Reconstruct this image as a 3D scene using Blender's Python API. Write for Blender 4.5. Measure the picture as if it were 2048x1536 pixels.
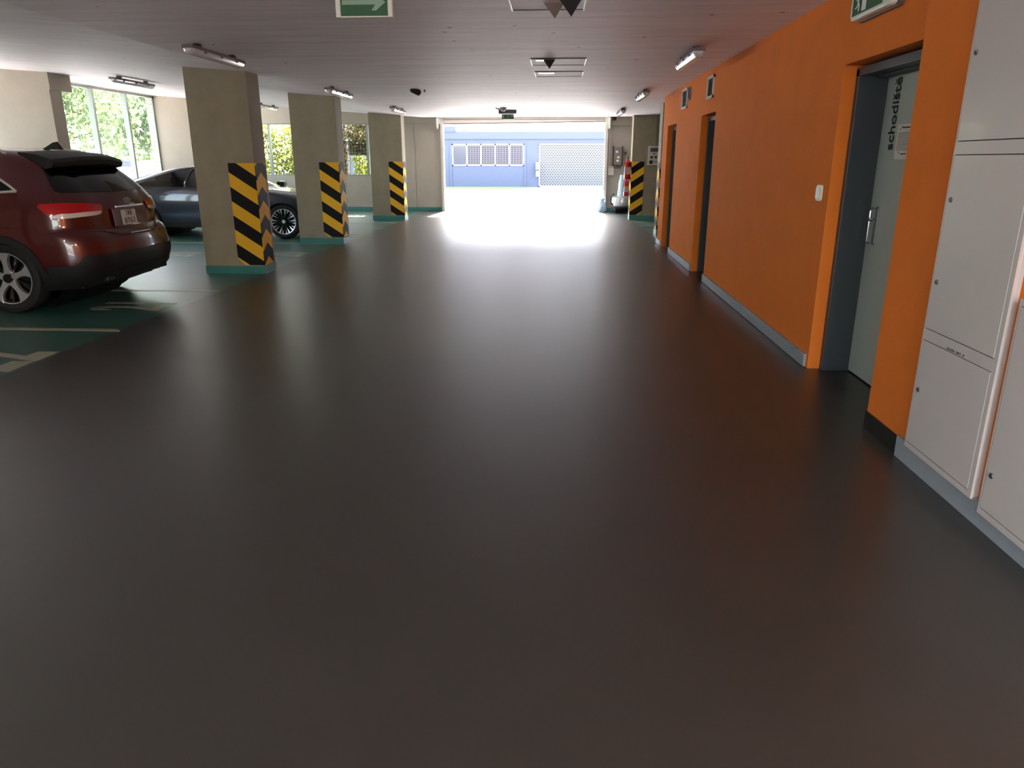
import bpy, bmesh, math, random
from mathutils import Vector, Matrix
from mathutils.geometry import delaunay_2d_cdt
PI = math.pi
scn = bpy.context.scene
for o in list(bpy.data.objects): bpy.data.objects.remove(o)
C = scn.collection

# ---------------------------------------------------------------- camera
cam = bpy.data.cameras.new('camera'); cam.sensor_width = 36; cam.lens = 36*1456/2048; cam.clip_end = 400
camo = bpy.data.objects.new('camera', cam); C.objects.link(camo)
_a, _b = (1114-1024)/1456, 448/1456
_p = math.atan(_b)
_Y = Vector((_a, _b, 1)).normalized(); _U = Vector((0, math.cos(_p), -math.sin(_p)))
_X = _Y.cross(_U)
if _X.x < 0: _X = -_X
# rows = world axes written in (right, up, forward)
camo.matrix_world = Matrix(((_X.x, _X.y, -_X.z, 0), (_Y.x, _Y.y, -_Y.z, 0), (_U.x, _U.y, -_U.z, 1.55), (0, 0, 0, 1)))
scn.camera = camo

# ---------------------------------------------------------------- world, sun, exposure
w = bpy.data.worlds.new('world'); scn.world = w; w.use_nodes = True
nt = w.node_tree; nt.nodes.clear()
sky = nt.nodes.new('ShaderNodeTexSky'); sky.sky_type = 'NISHITA'; sky.sun_disc = False
sky.sun_elevation = math.radians(42); sky.sun_rotation = math.radians(4); sky.dust_density = 2.5; sky.air_density = 1.2
bg = nt.nodes.new('ShaderNodeBackground'); bg.inputs['Strength'].default_value = 1.6
wo = nt.nodes.new('ShaderNodeOutputWorld')
hz_ = nt.nodes.new('ShaderNodeMixRGB'); hz_.inputs[0].default_value = .55; hz_.inputs[2].default_value = (.95, .93, .95, 1)
nt.links.new(sky.outputs[0], hz_.inputs[1]); nt.links.new(hz_.outputs[0], bg.inputs[0]); nt.links.new(bg.outputs[0], wo.inputs[0])
sl = bpy.data.lights.new('sun', 'SUN'); sl.energy = 35; sl.angle = math.radians(.6); sl.color = (1, .96, .92)
so = bpy.data.objects.new('sun', sl); C.objects.link(so); so.location = (3, 60, 50)
so.rotation_euler = Vector((.06, 1, .9)).to_track_quat('Z', 'Y').to_euler()
scn.view_settings.view_transform = 'Standard'; scn.view_settings.look = 'None'
scn.view_settings.exposure = 1.5; scn.view_settings.gamma = 1; scn.view_settings.use_curve_mapping = False

# ---------------------------------------------------------------- helpers
def srgb(r, g, b):
    f = lambda c: (c/255/12.92) if c/255 <= .04045 else ((c/255+.055)/1.055)**2.4
    return (f(r), f(g), f(b), 1)

def mat(name, col, rough=.6, metal=0, var=0, scale=4, bump=0, bscale=40, coat=0, spots=None, stretch=(1, 1, 1), emit=None, spec=.5, trans=0, alpha=1):
    m = bpy.data.materials.new(name); m.use_nodes = True
    n, l = m.node_tree.nodes, m.node_tree.links
    p = n['Principled BSDF']
    p.inputs['Base Color'].default_value = col; p.inputs['Roughness'].default_value = rough
    p.inputs['Metallic'].default_value = metal; p.inputs['Coat Weight'].default_value = coat
    p.inputs['Coat Roughness'].default_value = .05
    p.inputs['Specular IOR Level'].default_value = spec
    p.inputs['Transmission Weight'].default_value = trans; p.inputs['Alpha'].default_value = alpha
    if emit:
        p.inputs['Emission Color'].default_value = emit[0]; p.inputs['Emission Strength'].default_value = emit[1]
    tc = n.new('ShaderNodeTexCoord'); mp = n.new('ShaderNodeMapping'); mp.inputs['Scale'].default_value = stretch
    l.new(tc.outputs['Object'], mp.inputs[0])
    last = None
    if var:
        t = n.new('ShaderNodeTexNoise'); t.inputs['Scale'].default_value = scale; t.inputs['Detail'].default_value = 6
        t.inputs['Roughness'].default_value = .65
        l.new(mp.outputs[0], t.inputs[0])
        r = n.new('ShaderNodeValToRGB')
        r.color_ramp.elements[0].position = .3; r.color_ramp.elements[1].position = .7
        r.color_ramp.elements[0].color = (col[0]*(1-var), col[1]*(1-var), col[2]*(1-var), 1)
        r.color_ramp.elements[1].color = (min(1, col[0]*(1+var)), min(1, col[1]*(1+var)), min(1, col[2]*(1+var)), 1)
        l.new(t.outputs['Fac'], r.inputs[0]); last = r.outputs[0]
    if spots:
        v = n.new('ShaderNodeTexVoronoi'); v.inputs['Scale'].default_value = spots[0]
        l.new(tc.outputs['Object'], v.inputs[0])
        lt = n.new('ShaderNodeMath'); lt.operation = 'LESS_THAN'; lt.inputs[1].default_value = spots[1]
        l.new(v.outputs['Distance'], lt.inputs[0])
        mx = n.new('ShaderNodeMixRGB'); mx.inputs[2].default_value = (col[0]*.35, col[1]*.35, col[2]*.35, 1)
        l.new(lt.outputs[0], mx.inputs[0])
        if last: l.new(last, mx.inputs[1])
        else: mx.inputs[1].default_value = col
        last = mx.outputs[0]
    if last: l.new(last, p.inputs['Base Color'])
    if bump:
        t2 = n.new('ShaderNodeTexNoise'); t2.inputs['Scale'].default_value = bscale; t2.inputs['Detail'].default_value = 5
        l.new(mp.outputs[0], t2.inputs[0])
        b = n.new('ShaderNodeBump'); b.inputs['Strength'].default_value = bump; b.inputs['Distance'].default_value = .01
        l.new(t2.outputs['Fac'], b.inputs['Height']); l.new(b.outputs[0], p.inputs['Normal'])
    return m

class MB:
    """collects shapes and links them as one mesh object"""
    def __init__(s): s.v = []; s.f = []; s.mi = []; s.sm = []
    def add(s, vs, fs, mi=0, smooth=False):
        b = len(s.v); s.v += [tuple(v) for v in vs]
        for f in fs: s.f.append([b+i for i in f]); s.mi.append(mi); s.sm.append(smooth)
        return s
    def box(s, x0, x1, y0, y1, z0, z1, mi=0):
        return s.add([(x0,y0,z0),(x1,y0,z0),(x1,y1,z0),(x0,y1,z0),(x0,y0,z1),(x1,y0,z1),(x1,y1,z1),(x0,y1,z1)],
                     [(0,3,2,1),(4,5,6,7),(0,1,5,4),(1,2,6,5),(2,3,7,6),(3,0,4,7)], mi)
    def rbox(s, x0, x1, y0, y1, z0, z1, r=.01, axis=0, n=4, mi=0):
        """box with rounded edges along one axis"""
        lo, hi = [x0,y0,z0], [x1,y1,z1]; a, b = [(1,2),(0,2),(0,1)][axis]
        pts = []
        for k, (ca, cb) in enumerate(((1,1),(0,1),(0,0),(1,0))):
            for i in range(n+1):
                t = PI/2*(k+i/n)
                pts.append(((hi[a]-r if ca else lo[a]+r)+r*math.cos(t), (hi[b]-r if cb else lo[b]+r)+r*math.sin(t)))
        N = len(pts); vs = []
        for e in (lo[axis], hi[axis]):
            for p in pts:
                q = [0,0,0]; q[axis] = e; q[a] = p[0]; q[b] = p[1]; vs.append(q)
        fs = [tuple(range(N))[::-1], tuple(range(N, 2*N))] + [(i,(i+1)%N,N+(i+1)%N,N+i) for i in range(N)]
        return s.add(vs, fs, mi)
    def prism(s, poly, lo, hi, axis=2, mi=0):
        """polygon of (a, b) pairs extruded along an axis"""
        N = len(poly); vs = []
        for e in (lo, hi):
            for p in poly:
                vs.append([(e,p[0],p[1]),(p[0],e,p[1]),(p[0],p[1],e)][axis])
        return s.add(vs, [tuple(range(N))[::-1], tuple(range(N,2*N))]+[(i,(i+1)%N,N+(i+1)%N,N+i) for i in range(N)], mi)
    def tube(s, pts, r, n=8, mi=0, cap=True):
        P = [Vector(p) for p in pts]; vs = []; fs = []
        rr = r if isinstance(r, (list, tuple)) else [r]*len(P)
        for i, p in enumerate(P):
            d = (P[min(i+1, len(P)-1)]-P[max(i-1, 0)]).normalized()
            u = d.cross(Vector((0,0,1)) if abs(d.z) < .9 else Vector((1,0,0))).normalized(); v = d.cross(u)
            for k in range(n):
                t = 2*PI*k/n; vs.append(p+u*math.cos(t)*rr[i]+v*math.sin(t)*rr[i])
        for i in range(len(P)-1):
            for k in range(n): fs.append((i*n+k, i*n+(k+1)%n, (i+1)*n+(k+1)%n, (i+1)*n+k))
        if cap: fs += [tuple(range(n))[::-1], tuple(range((len(P)-1)*n, len(P)*n))]
        return s.add(vs, fs, mi, True)
    def lathe(s, prof, o=(0,0,0), axis=2, n=32, mi=0, cap=True):
        """profile of (radius, height) turned about an axis through o"""
        vs = []; fs = []
        for r, h in prof:
            for k in range(n):
                t = 2*PI*k/n; a, b = r*math.cos(t), r*math.sin(t)
                q = [(h,a,b),(a,h,b),(a,b,h)][axis]; vs.append((o[0]+q[0], o[1]+q[1], o[2]+q[2]))
        for i in range(len(prof)-1):
            for k in range(n): fs.append((i*n+k, i*n+(k+1)%n, (i+1)*n+(k+1)%n, (i+1)*n+k))
        if cap and prof[0][0] > 1e-6: fs.append(tuple(range(n))[::-1])
        if cap and prof[-1][0] > 1e-6: fs.append(tuple(range((len(prof)-1)*n, len(prof)*n)))
        return s.add(vs, fs, mi, True)
    def build(s, name, mats, parent=None, bevel=0):
        me = bpy.data.meshes.new(name); me.from_pydata(s.v, [], s.f)
        for m in (mats if isinstance(mats, (list, tuple)) else [mats]): me.materials.append(m)
        me.polygons.foreach_set('material_index', s.mi)
        me.polygons.foreach_set('use_smooth', s.sm); me.update()
        bm = bmesh.new(); bm.from_mesh(me); bmesh.ops.recalc_face_normals(bm, faces=bm.faces); bm.to_mesh(me); bm.free()
        o = bpy.data.objects.new(name, me); C.objects.link(o)
        if parent: o.parent = parent
        if any(s.sm):
            md = o.modifiers.new('edges', 'EDGE_SPLIT'); md.split_angle = math.radians(38)
        if bevel:
            md = o.modifiers.new('bevel', 'BEVEL'); md.width = bevel; md.segments = 2; md.limit_method = 'ANGLE'
        return o

def thing(name, label, cat, loc=(0,0,0), rz=0, group=None, kind=None):
    o = bpy.data.objects.new(name, None); C.objects.link(o); o.location = loc; o.rotation_euler = (0, 0, rz)
    o.empty_display_size = .1
    return tag(o, label, cat, group, kind)
def tag(o, label=None, cat=None, group=None, kind=None):
    if label: o['label'] = label
    if cat: o['category'] = cat
    if group: o['group'] = group
    if kind: o['kind'] = kind
    return o
def struct(o): o['kind'] = 'structure'; return o
def copy_tree(o, parent=None):
    c = o.copy(); C.objects.link(c)
    if parent: c.parent = parent
    for ch in list(o.children): copy_tree(ch, c)
    return c
def text(body, size, m, name, parent, matrix, depth=.002, width=1.0, align='CENTER', bold=0, fit=None):
    cu = bpy.data.curves.new(name, 'FONT'); cu.body = body; cu.size = size; cu.extrude = depth/2
    cu.align_x = align; cu.align_y = 'CENTER'; cu.offset = bold
    t = bpy.data.objects.new(name, cu); C.objects.link(t)
    bpy.context.view_layer.update()
    me = bpy.data.meshes.new_from_object(t.evaluated_get(bpy.context.evaluated_depsgraph_get()))
    bpy.data.objects.remove(t)
    if fit:
        xs_ = [v.co.x for v in me.vertices]; width = fit/(max(xs_)-min(xs_))
    me.transform(Matrix.Diagonal((width, 1, 1, 1))); me.transform(matrix)
    me.materials.clear(); me.materials.append(m)
    o = bpy.data.objects.new(name, me); C.objects.link(o); o.parent = parent
    return o
def frame(o, right, up):
    """matrix placing text with its origin at o, reading along right, tops along up"""
    r, u = Vector(right).normalized(), Vector(up).normalized(); n = r.cross(u)
    return Matrix(((r.x,u.x,n.x,o[0]),(r.y,u.y,n.y,o[1]),(r.z,u.z,n.z,o[2]),(0,0,0,1)))
# ---------------------------------------------------------------- materials
M = {}
M['conc'] = mat('concrete', srgb(148,139,117), .75, var=.14, scale=2.2, bump=.3, bscale=30, spots=(3.6, .06))
M['conc_pale'] = mat('concrete_pale', srgb(172,165,153), .8, var=.07, scale=1.5, bump=.2, bscale=25, spots=(1.6, .02))
M['ceil'] = mat('concrete_ceiling', srgb(250,236,240), .6, var=.11, scale=3.2, bump=.45, bscale=9, spots=(2.4, .055), stretch=(.22, 2.4, 1))
M['fin'] = mat('concrete_fin', srgb(156,147,134), .8, var=.06, scale=1.5, bump=.2, bscale=25)
M['teal'] = mat('teal_paint', srgb(60,125,118), .4, var=.08)
M['orange'] = mat('orange_plaster', srgb(232,128,50), .85, var=.05, scale=3, bump=.35, bscale=90, spec=.15)
M['white_wall'] = mat('white_plaster', srgb(215,208,198), .8, var=.05)
M['base'] = mat('baseboard_paint', srgb(150,162,172), .4, var=.08, scale=8)
M['steel'] = mat('door_frame_steel', srgb(62,70,76), .4, var=.04)
M['leaf'] = mat('door_leaf', srgb(178,194,190), .4, var=.02)
M['black'] = mat('black', srgb(18,18,19), .5)
M['blackp'] = mat('black_plastic', srgb(26,27,28), .55, var=.1, scale=20)
M['ink'] = mat('black_lettering', srgb(10,10,12), .5)
M['paper'] = mat('paper', srgb(225,225,222), .8)
M['cab'] = mat('cabinet_white', srgb(206,204,204), .28, var=.015, scale=2, coat=.3)
M['gap'] = mat('door_gap', srgb(40,34,34), .8)
M['chrome'] = mat('chrome', srgb(200,200,202), .15, 1)
M['alu'] = mat('grey_aluminium', srgb(150,158,152), .4, .6)
M['galv'] = mat('light_steel', srgb(205,200,192), .45, .2, var=.05)
M['lampbody'] = mat('lamp_housing', srgb(120,108,106), .5)
M['lens'] = mat('lamp_diffuser', srgb(235,235,235), .12, 0, coat=1)
M['green'] = mat('sign_green', srgb(0,84,38), .4)
M['signw'] = mat('sign_white', srgb(225,235,225), .4)
M['red'] = mat('extinguisher_red', srgb(200,20,22), .3, coat=.5)
M['polished'] = mat('polished_plate', srgb(240,240,240), .12, 1)
M['rubber'] = mat('tyre_rubber', srgb(24,24,25), .8, bump=.2, bscale=60)
M['glass'] = mat('car_glass', srgb(6,8,9), .05, 0, spec=.5)
M['suvred'] = mat('dark_red_paint', srgb(76,10,13), .3, .1, coat=1, var=.02, scale=60)
M['suvblack'] = mat('black_cladding', srgb(22,23,24), .6)
M['navy'] = mat('blue_black_paint', srgb(28,34,48), .3, .4, coat=1)
M['redlens'] = mat('red_lamp_lens', srgb(190,12,16), .12, coat=1)
M['whitelens'] = mat('clear_lamp_lens', srgb(225,215,210), .12, coat=1)
M['silver'] = mat('machined_alloy', srgb(215,216,220), .28, .75)
M['gloss_black'] = mat('gloss_black', srgb(12,12,13), .12, coat=1)
M['bluew'] = mat('blue_facade', srgb(88,92,112), .8, var=.02)
M['pinkw'] = mat('pink_white_render', srgb(170,158,162), .8)
M['whitew'] = mat('white_render', srgb(190,188,188), .7)
M['pane'] = mat('window_pane', srgb(70,70,84), .2, coat=.5)
M['asph'] = mat('sunlit_concrete_paving', srgb(158,156,152), .85, var=.05, scale=1.2)
M['grass'] = mat('grass', srgb(110,126,70), .9, var=.3, scale=12)
M['bark'] = mat('bark', srgb(86,72,58), .9, var=.3, scale=8)
M['line'] = mat('cream_floor_paint', srgb(160,160,142), .4, var=.06, scale=9)
M['bag'] = mat('pale_blue_plastic', srgb(170,200,220), .35, var=.15, scale=9)

def leafmat(name, col, tcol):
    m = bpy.data.materials.new(name); m.use_nodes = True
    n, l = m.node_tree.nodes, m.node_tree.links; p = n['Principled BSDF']
    p.inputs['Roughness'].default_value = .5
    oi = n.new('ShaderNodeTexNoise'); oi.inputs['Scale'].default_value = 3.5
    tc = n.new('ShaderNodeTexCoord'); l.new(tc.outputs['Object'], oi.inputs[0])
    r = n.new('ShaderNodeValToRGB'); r.color_ramp.elements[0].position = .35; r.color_ramp.elements[1].position = .65
    r.color_ramp.elements[0].color = (col[0]*.6, col[1]*.6, col[2]*.6, 1); r.color_ramp.elements[1].color = col
    l.new(oi.outputs['Fac'], r.inputs[0]); l.new(r.outputs[0], p.inputs['Base Color'])
    tr = n.new('ShaderNodeBsdfTranslucent'); tr.inputs['Color'].default_value = tcol
    mx = n.new('ShaderNodeMixShader'); mx.inputs[0].default_value = .45
    l.new(p.outputs[0], mx.inputs[1]); l.new(tr.outputs[0], mx.inputs[2]); l.new(mx.outputs[0], n['Material Output'].inputs[0])
    return m
M['ivy'] = leafmat('ivy_leaf', srgb(72,88,34), srgb(122,134,40))
M['ivydark'] = leafmat('dry_ivy_leaf', srgb(64,58,38), srgb(84,76,42))
M['tree'] = leafmat('tree_leaf', srgb(74,98,66), srgb(98,118,66))

def floor_mat():
    m = bpy.data.materials.new('epoxy_floor'); m.use_nodes = True
    n, l = m.node_tree.nodes, m.node_tree.links; p = n['Principled BSDF']
    tc = n.new('ShaderNodeTexCoord'); sp = n.new('ShaderNodeSeparateXYZ'); l.new(tc.outputs['Object'], sp.inputs[0])
    def mth(op, a, b=None):
        q = n.new('ShaderNodeMath'); q.operation = op
        for i, x in enumerate((a, b)):
            if x is None: continue
            if isinstance(x, (int, float)): q.inputs[i].default_value = x
            else: l.new(x, q.inputs[i])
        return q.outputs[0]
    left = mth('LESS_THAN', sp.outputs[0], -4.13)
    right = mth('MULTIPLY', mth('GREATER_THAN', sp.outputs[0], 2.06), mth('GREATER_THAN', sp.outputs[1], 14.5))
    bay = mth('MAXIMUM', left, right)
    t = n.new('ShaderNodeTexNoise'); t.inputs['Scale'].default_value = 1.3; t.inputs['Detail'].default_value = 7; l.new(tc.outputs['Object'], t.inputs[0])
    r = n.new('ShaderNodeValToRGB'); r.color_ramp.elements[0].position = .3; r.color_ramp.elements[1].position = .75
    r.color_ramp.elements[0].color = srgb(42,43,41); r.color_ramp.elements[1].color = srgb(48,49,47)
    l.new(t.outputs['Fac'], r.inputs[0])
    g = n.new('ShaderNodeValToRGB'); g.color_ramp.elements[0].position = .3; g.color_ramp.elements[1].position = .75
    g.color_ramp.elements[0].color = srgb(46,88,78); g.color_ramp.elements[1].color = srgb(56,100,89)
    l.new(t.outputs['Fac'], g.inputs[0])
    mx = n.new('ShaderNodeMixRGB'); l.new(bay, mx.inputs[0]); l.new(r.outputs[0], mx.inputs[1]); l.new(g.outputs[0], mx.inputs[2])
    l.new(mx.outputs[0], p.inputs['Base Color'])
    t3 = n.new('ShaderNodeTexNoise'); t3.inputs['Scale'].default_value = 2.2; t3.inputs['Detail'].default_value = 3; l.new(tc.outputs['Object'], t3.inputs[0])
    rr = n.new('ShaderNodeMapRange'); rr.inputs['To Min'].default_value = .35; rr.inputs['To Max'].default_value = .36
    l.new(t3.outputs['Fac'], rr.inputs[0]); l.new(rr.outputs[0], p.inputs['Roughness'])
    p.inputs['Specular IOR Level'].default_value = 1.0
    t2 = n.new('ShaderNodeTexNoise'); t2.inputs['Scale'].default_value = 14; t2.inputs['Detail'].default_value = 4; l.new(tc.outputs['Object'], t2.inputs[0])
    b = n.new('ShaderNodeBump'); b.inputs['Strength'].default_value = .02; b.inputs['Distance'].default_value = .01
    l.new(t2.outputs['Fac'], b.inputs['Height']); l.new(b.outputs[0], p.inputs['Normal'])
    return m
M['floor'] = floor_mat()

def hazard(name, ax, a0, sgn, chevron=None):
    """yellow and black slanting bands; ax = local axis across, a0 = its start"""
    m = bpy.data.materials.new(name); m.use_nodes = True
    n, l = m.node_tree.nodes, m.node_tree.links; p = n['Principled BSDF']; p.inputs['Roughness'].default_value = .7; p.inputs['Specular IOR Level'].default_value = .25
    tc = n.new('ShaderNodeTexCoord'); sp = n.new('ShaderNodeSeparateXYZ'); l.new(tc.outputs['Object'], sp.inputs[0])
    def mth(op, *xs):
        q = n.new('ShaderNodeMath'); q.operation = op
        for i, x in enumerate(xs):
            if isinstance(x, (int, float)): q.inputs[i].default_value = x
            else: l.new(x, q.inputs[i])
        return q.outputs[0]
    a = mth('MULTIPLY', mth('SUBTRACT', sp.outputs[ax], a0), sgn)
    if chevron is not None: a = mth('MULTIPLY', mth('ABSOLUTE', mth('SUBTRACT', a, chevron)), 1.0)
    c = mth('ADD', sp.outputs[2], mth('MULTIPLY', a, .66))
    fr = mth('FRACT', mth('ADD', mth('DIVIDE', mth('SUBTRACT', 1.39, c), .385), 10))
    sel = mth('LESS_THAN', fr, .5)
    mx = n.new('ShaderNodeMixRGB'); mx.inputs[1].default_value = srgb(22,20,22); mx.inputs[2].default_value = srgb(242,186,44)
    l.new(sel, mx.inputs[0]); l.new(mx.outputs[0], p.inputs['Base Color'])
    return m

# ---------------------------------------------------------------- room shell
XL, XR, YB, YF = -10.2, 1.97, 23.7, -7.0
struct(MB().box(XL-.3, 6.6, YF, YB, -.2, 0).build('floor', M['floor']))
# outdoors ground, one sheet around the garage slab
g = MB()
g.box(-80, XL-.3, -40, 120, -.3, -.02); g.box(6.6, 60, -40, 120, -.3, -.02); g.box(XL-.3, 6.6, YB, 120, -.3, 0); g.box(XL-.3, 6.6, -40, YF, -.3, 0)
struct(g.build('ground', M['asph']))

def zc(x, y): return 2.67+max(0, -4.15-x)*.073+max(0, min(1, (y-20.3)/3.4))*.15
xs, ys = [XL-.3, -7.2, -4.15, 0, 6.6], [YF-.2, 0, 10, 20.3, 22, 24.0]
cb = MB(); V = [(x, y, zc(x, y)) for y in ys for x in xs]; n0 = len(V)
V += [(x, y, 3.6) for y in ys for x in xs]; nx = len(xs); F = []
for j in range(len(ys)-1):
    for i in range(nx-1):
        q = (j*nx+i, j*nx+i+1, (j+1)*nx+i+1, (j+1)*nx+i); F += [q, tuple(k+n0 for k in q[::-1])]
for i in range(nx-1):
    for j in (0, len(ys)-1): F.append((j*nx+i, j*nx+i+1, j*nx+i+1+n0, j*nx+i+n0))
for j in range(len(ys)-1):
    for i in (0, nx-1): F.append((j*nx+i, (j+1)*nx+i, (j+1)*nx+i+n0, j*nx+i+n0))
cb.add(V, F); struct(cb.build('ceiling', M['ceil']))

# right-hand orange wall with three door recesses
def wall_x(mb, x0, x1, y0, y1, z1, holes):
    y = y0
    for a, b, h in sorted(holes):
        if a > y: mb.box(x0, x1, y, a, 0, z1)
        mb.box(x0, x1, a, b, h, z1); y = b
    if y1 > y: mb.box(x0, x1, y, y1, 0, z1)
wr = MB()
wall_x(wr, XR, 2.45, 4.28, 14.52, 2.70, [(4.42, 5.58, 2.175), (9.82, 10.75, 2.13), (12.94, 13.93, 2.13)])
wr.box(1.90, 2.45, YF, 4.28, 0, 2.70)
wr.box(2.45, 6.6, 14.2, 14.52, 0, 2.70)
struct(wr.build('wall_right', M['orange']))
struct(MB().box(6.3, 6.6, 14.52, YB+.3, 0, 2.85).build('wall_side_bay', M['conc_pale']))
struct(MB().box(XL-.3, -3.4, YF-.2, YF, 0, 3.2).box(1.6, 2.45, YF-.2, YF, 0, 3.2).box(-3.4, 1.6, YF-.2, YF, 2.62, 3.2).build('wall_rear', M['conc_pale']))  # opening in this unseen wall is added to let in fill light

def door_unit(n, y0, y1, top, leafdetail=False):
    d = bpy.data.objects.new('door_%d' % n, None); C.objects.link(d); d.location = (XR, (y0+y1)/2, 0); struct(d)
    hw = (y1-y0)/2; xf = .09
    f = MB()
    for s in (-1, 1):
        f.box(xf, .36, min(s*hw, s*(hw-.055)), max(s*hw, s*(hw-.055)), 0, top-.03)
    f.box(xf, .36, -hw, hw, top-.075, top-.02)
    f.box(.20, .29, -hw+.055, hw-.055, top-.088, top-.075)
    f.build('frame', M['steel'], d, .003)
    l = MB().box(.29, .335, -hw+.055, hw-.055, .012, top-.075); lo = l.build('leaf', M['leaf'], d, .002)
    MB().box(.30, .36, -hw+.05, hw-.05, 0, .012).build('threshold', M['black'], d)
    MB().box(.336, .47, -hw, hw, 0, top).build('backing', M['black'], d)
    return d, lo
d1, leaf1 = door_unit(1, 4.42, 5.58, 2.175)
d2, leaf2 = door_unit(2, 9.82, 10.75, 2.13)
d3, leaf3 = door_unit(3, 12.94, 13.93, 2.13)
leaf2.data.materials[0] = M['steel']
# lettering, notice and lever handle of door_1, local origin (1.97, 5.015, 0), leaf face at x = .29
LT = text('schodište', .135, M['ink'], 'lettering', d1, frame((.286, 5.362-5.015, 1.845), (0,0,1), (0,1,0)), .002, bold=.0015, fit=.46)
_f = frame((.286, 5.362-5.015, 1.845), (0,0,1), (0,1,0)); ex = max(v.co.z for v in LT.data.vertices)
et = [v.co for v in LT.data.vertices if v.co.z > ex-.045]; ey = max(c.y for c in et); ez = (max(c.z for c in et)+min(c.z for c in et))/2-.002
cr_ = MB()
for s_ in (-1, 1): cr_.add([(dx, ey+a_, ez+s_*b_) for dx in (.285, .287) for a_, b_ in ((.008, -.002), (.008, .004), (.026, .018), (.026, .011))],
                           [(0,1,2,3),(7,6,5,4),(0,4,5,1),(1,5,6,2),(2,6,7,3),(3,7,4,0)])
cr_.build('accent', M['ink'], LT)
MB().box(.283, .287, 4.97-5.015, 5.27-5.015, 1.555, 1.775).build('notice', M['paper'], d1)
nl = MB()
for i, (a, b, z) in enumerate([(.02,.2,1.755),(.05,.22,1.74),(.07,.2,1.595)]): nl.box(.2815, .2828, b-.015, a+.0 if False else b, z, z+.006)
for i in range(14):
    nl.box(.2815, .2828, 5.03-5.015+.0, 5.25-5.015, 1.72-i*.0085, 1.7225-i*.0085)
nl.box(.2815, .2828, 5.08-5.015, 5.2-5.015, 1.748, 1.756); nl.box(.2815, .2828, 5.1-5.015, 5.18-5.015, 1.585, 1.592)
nl.build('notice_text', M['gap'], d1)
h = MB(); yh = 5.40-5.015
h.rbox(.277, .287, yh-.02, yh+.02, .97, 1.24, .018, 0)
h.tube([(.285, yh, 1.15), (.225, yh, 1.15), (.215, yh-.01, 1.15), (.215, yh-.12, 1.15)], .009)
h.tube([(.283, yh-.0, .985), (.245, yh, .985), (.235, yh, 1.0), (.235, yh, 1.21), (.245, yh, 1.225), (.283, yh, 1.225)], .007)
h.build('handle', M['chrome'], d1)

# baseboards along the orange wall: 
k = 1
for y0, y1, x in ((13.96,14.54,XR), (10.78,12.92,XR), (5.62,9.80,XR)):
    b = MB().box(x-.022, x, y0, y1, .004, .105); b.box(x-.026, x-.022, y0, y1, .09, .105)
    struct(b.build('baseboard_right_%d' % k, M['base'], bevel=.002)); k += 1
b = MB().box(1.876, 1.90, YF, 3.83, 0, .115); struct(b.build('baseboard_right_4', M['base'], bevel=.002))
b = MB().box(1.888, 1.90, 3.83, 4.28, 0, .10); struct(b.build('baseboard_right_5', M['black']))  # black strip paints in the dark open gap where the baseboard is missing

# back wall with the garage doorway and two grille windows
bw = MB()
H = 2.86
bw.box(XL-.3, -9.9, YB, 24.0, 0, 3.4)
for x0, x1 in ((-9.9,-8.25), (-7.9,-5.3)):
    bw.box(x0, x1, YB, 24.0, 0, 1.06); bw.box(x0, x1, YB, 24.0, 2.66, 3.4)
bw.box(-8.25, -7.9, YB, 24.0, 0, 3.4); bw.box(-5.3, -4.45, YB, 24.0, 0, H); bw.box(-4.43, -3.56, YB, 24.0, 0, H)
bw.box(-4.45, -4.43, YB+.012, 24.0, 0, H)
bw.box(-3.56, 1.50, YB, 24.0, 2.66, H); bw.box(1.50, 6.6, YB, 24.0, 0, H)
bw.box(-10.2, -3.62, YB-.07, YB, 2.64, 3.3); bw.box(1.62, 6.3, YB-.07, YB, 2.56, H)
struct(bw.build('wall_back', M['conc_pale']))
b = MB().box(-10.2, -3.62, YB-.012, YB, 0, .11); struct(b.build('baseboard_back_left', M['teal']))
b = MB().box(1.58, 6.3, YB-.012, YB, 0, .11); struct(b.build('baseboard_back_right', M['teal']))

# left wall: low parapet, openings, concrete fins with beam ends
lw = MB()
lw.box(XL-.3, XL, YF, 24.0, 0, 1.0); lw.box(XL-.3, XL, YF, 24.0, 3.10, 3.4)
fins = (-5.8, .2, 6.25, 13.27, 19.27)
for y in fins: lw.box(XL-.3, XL, y, y+.33, 0, 3.2)
lw.box(XL-.3, XL, 19.6, 20.9, 0, 3.2); lw.box(XL-.3, XL, YF, 6.3, .9, 3.2)  # second box closes unseen bays, added to keep window glare off the red car
struct(lw.build('wall_left', M['fin']))
for i, y in enumerate(fins[2:]):
    t = MB(); t.box(XL, -8.95, y, y+.33, 0, 3.2)
    t.box(XL, -8.93, y-.004, y+.62, 2.735, 3.2)
    struct(t.build('trim_%d' % (i+1), M['fin']))

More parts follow.
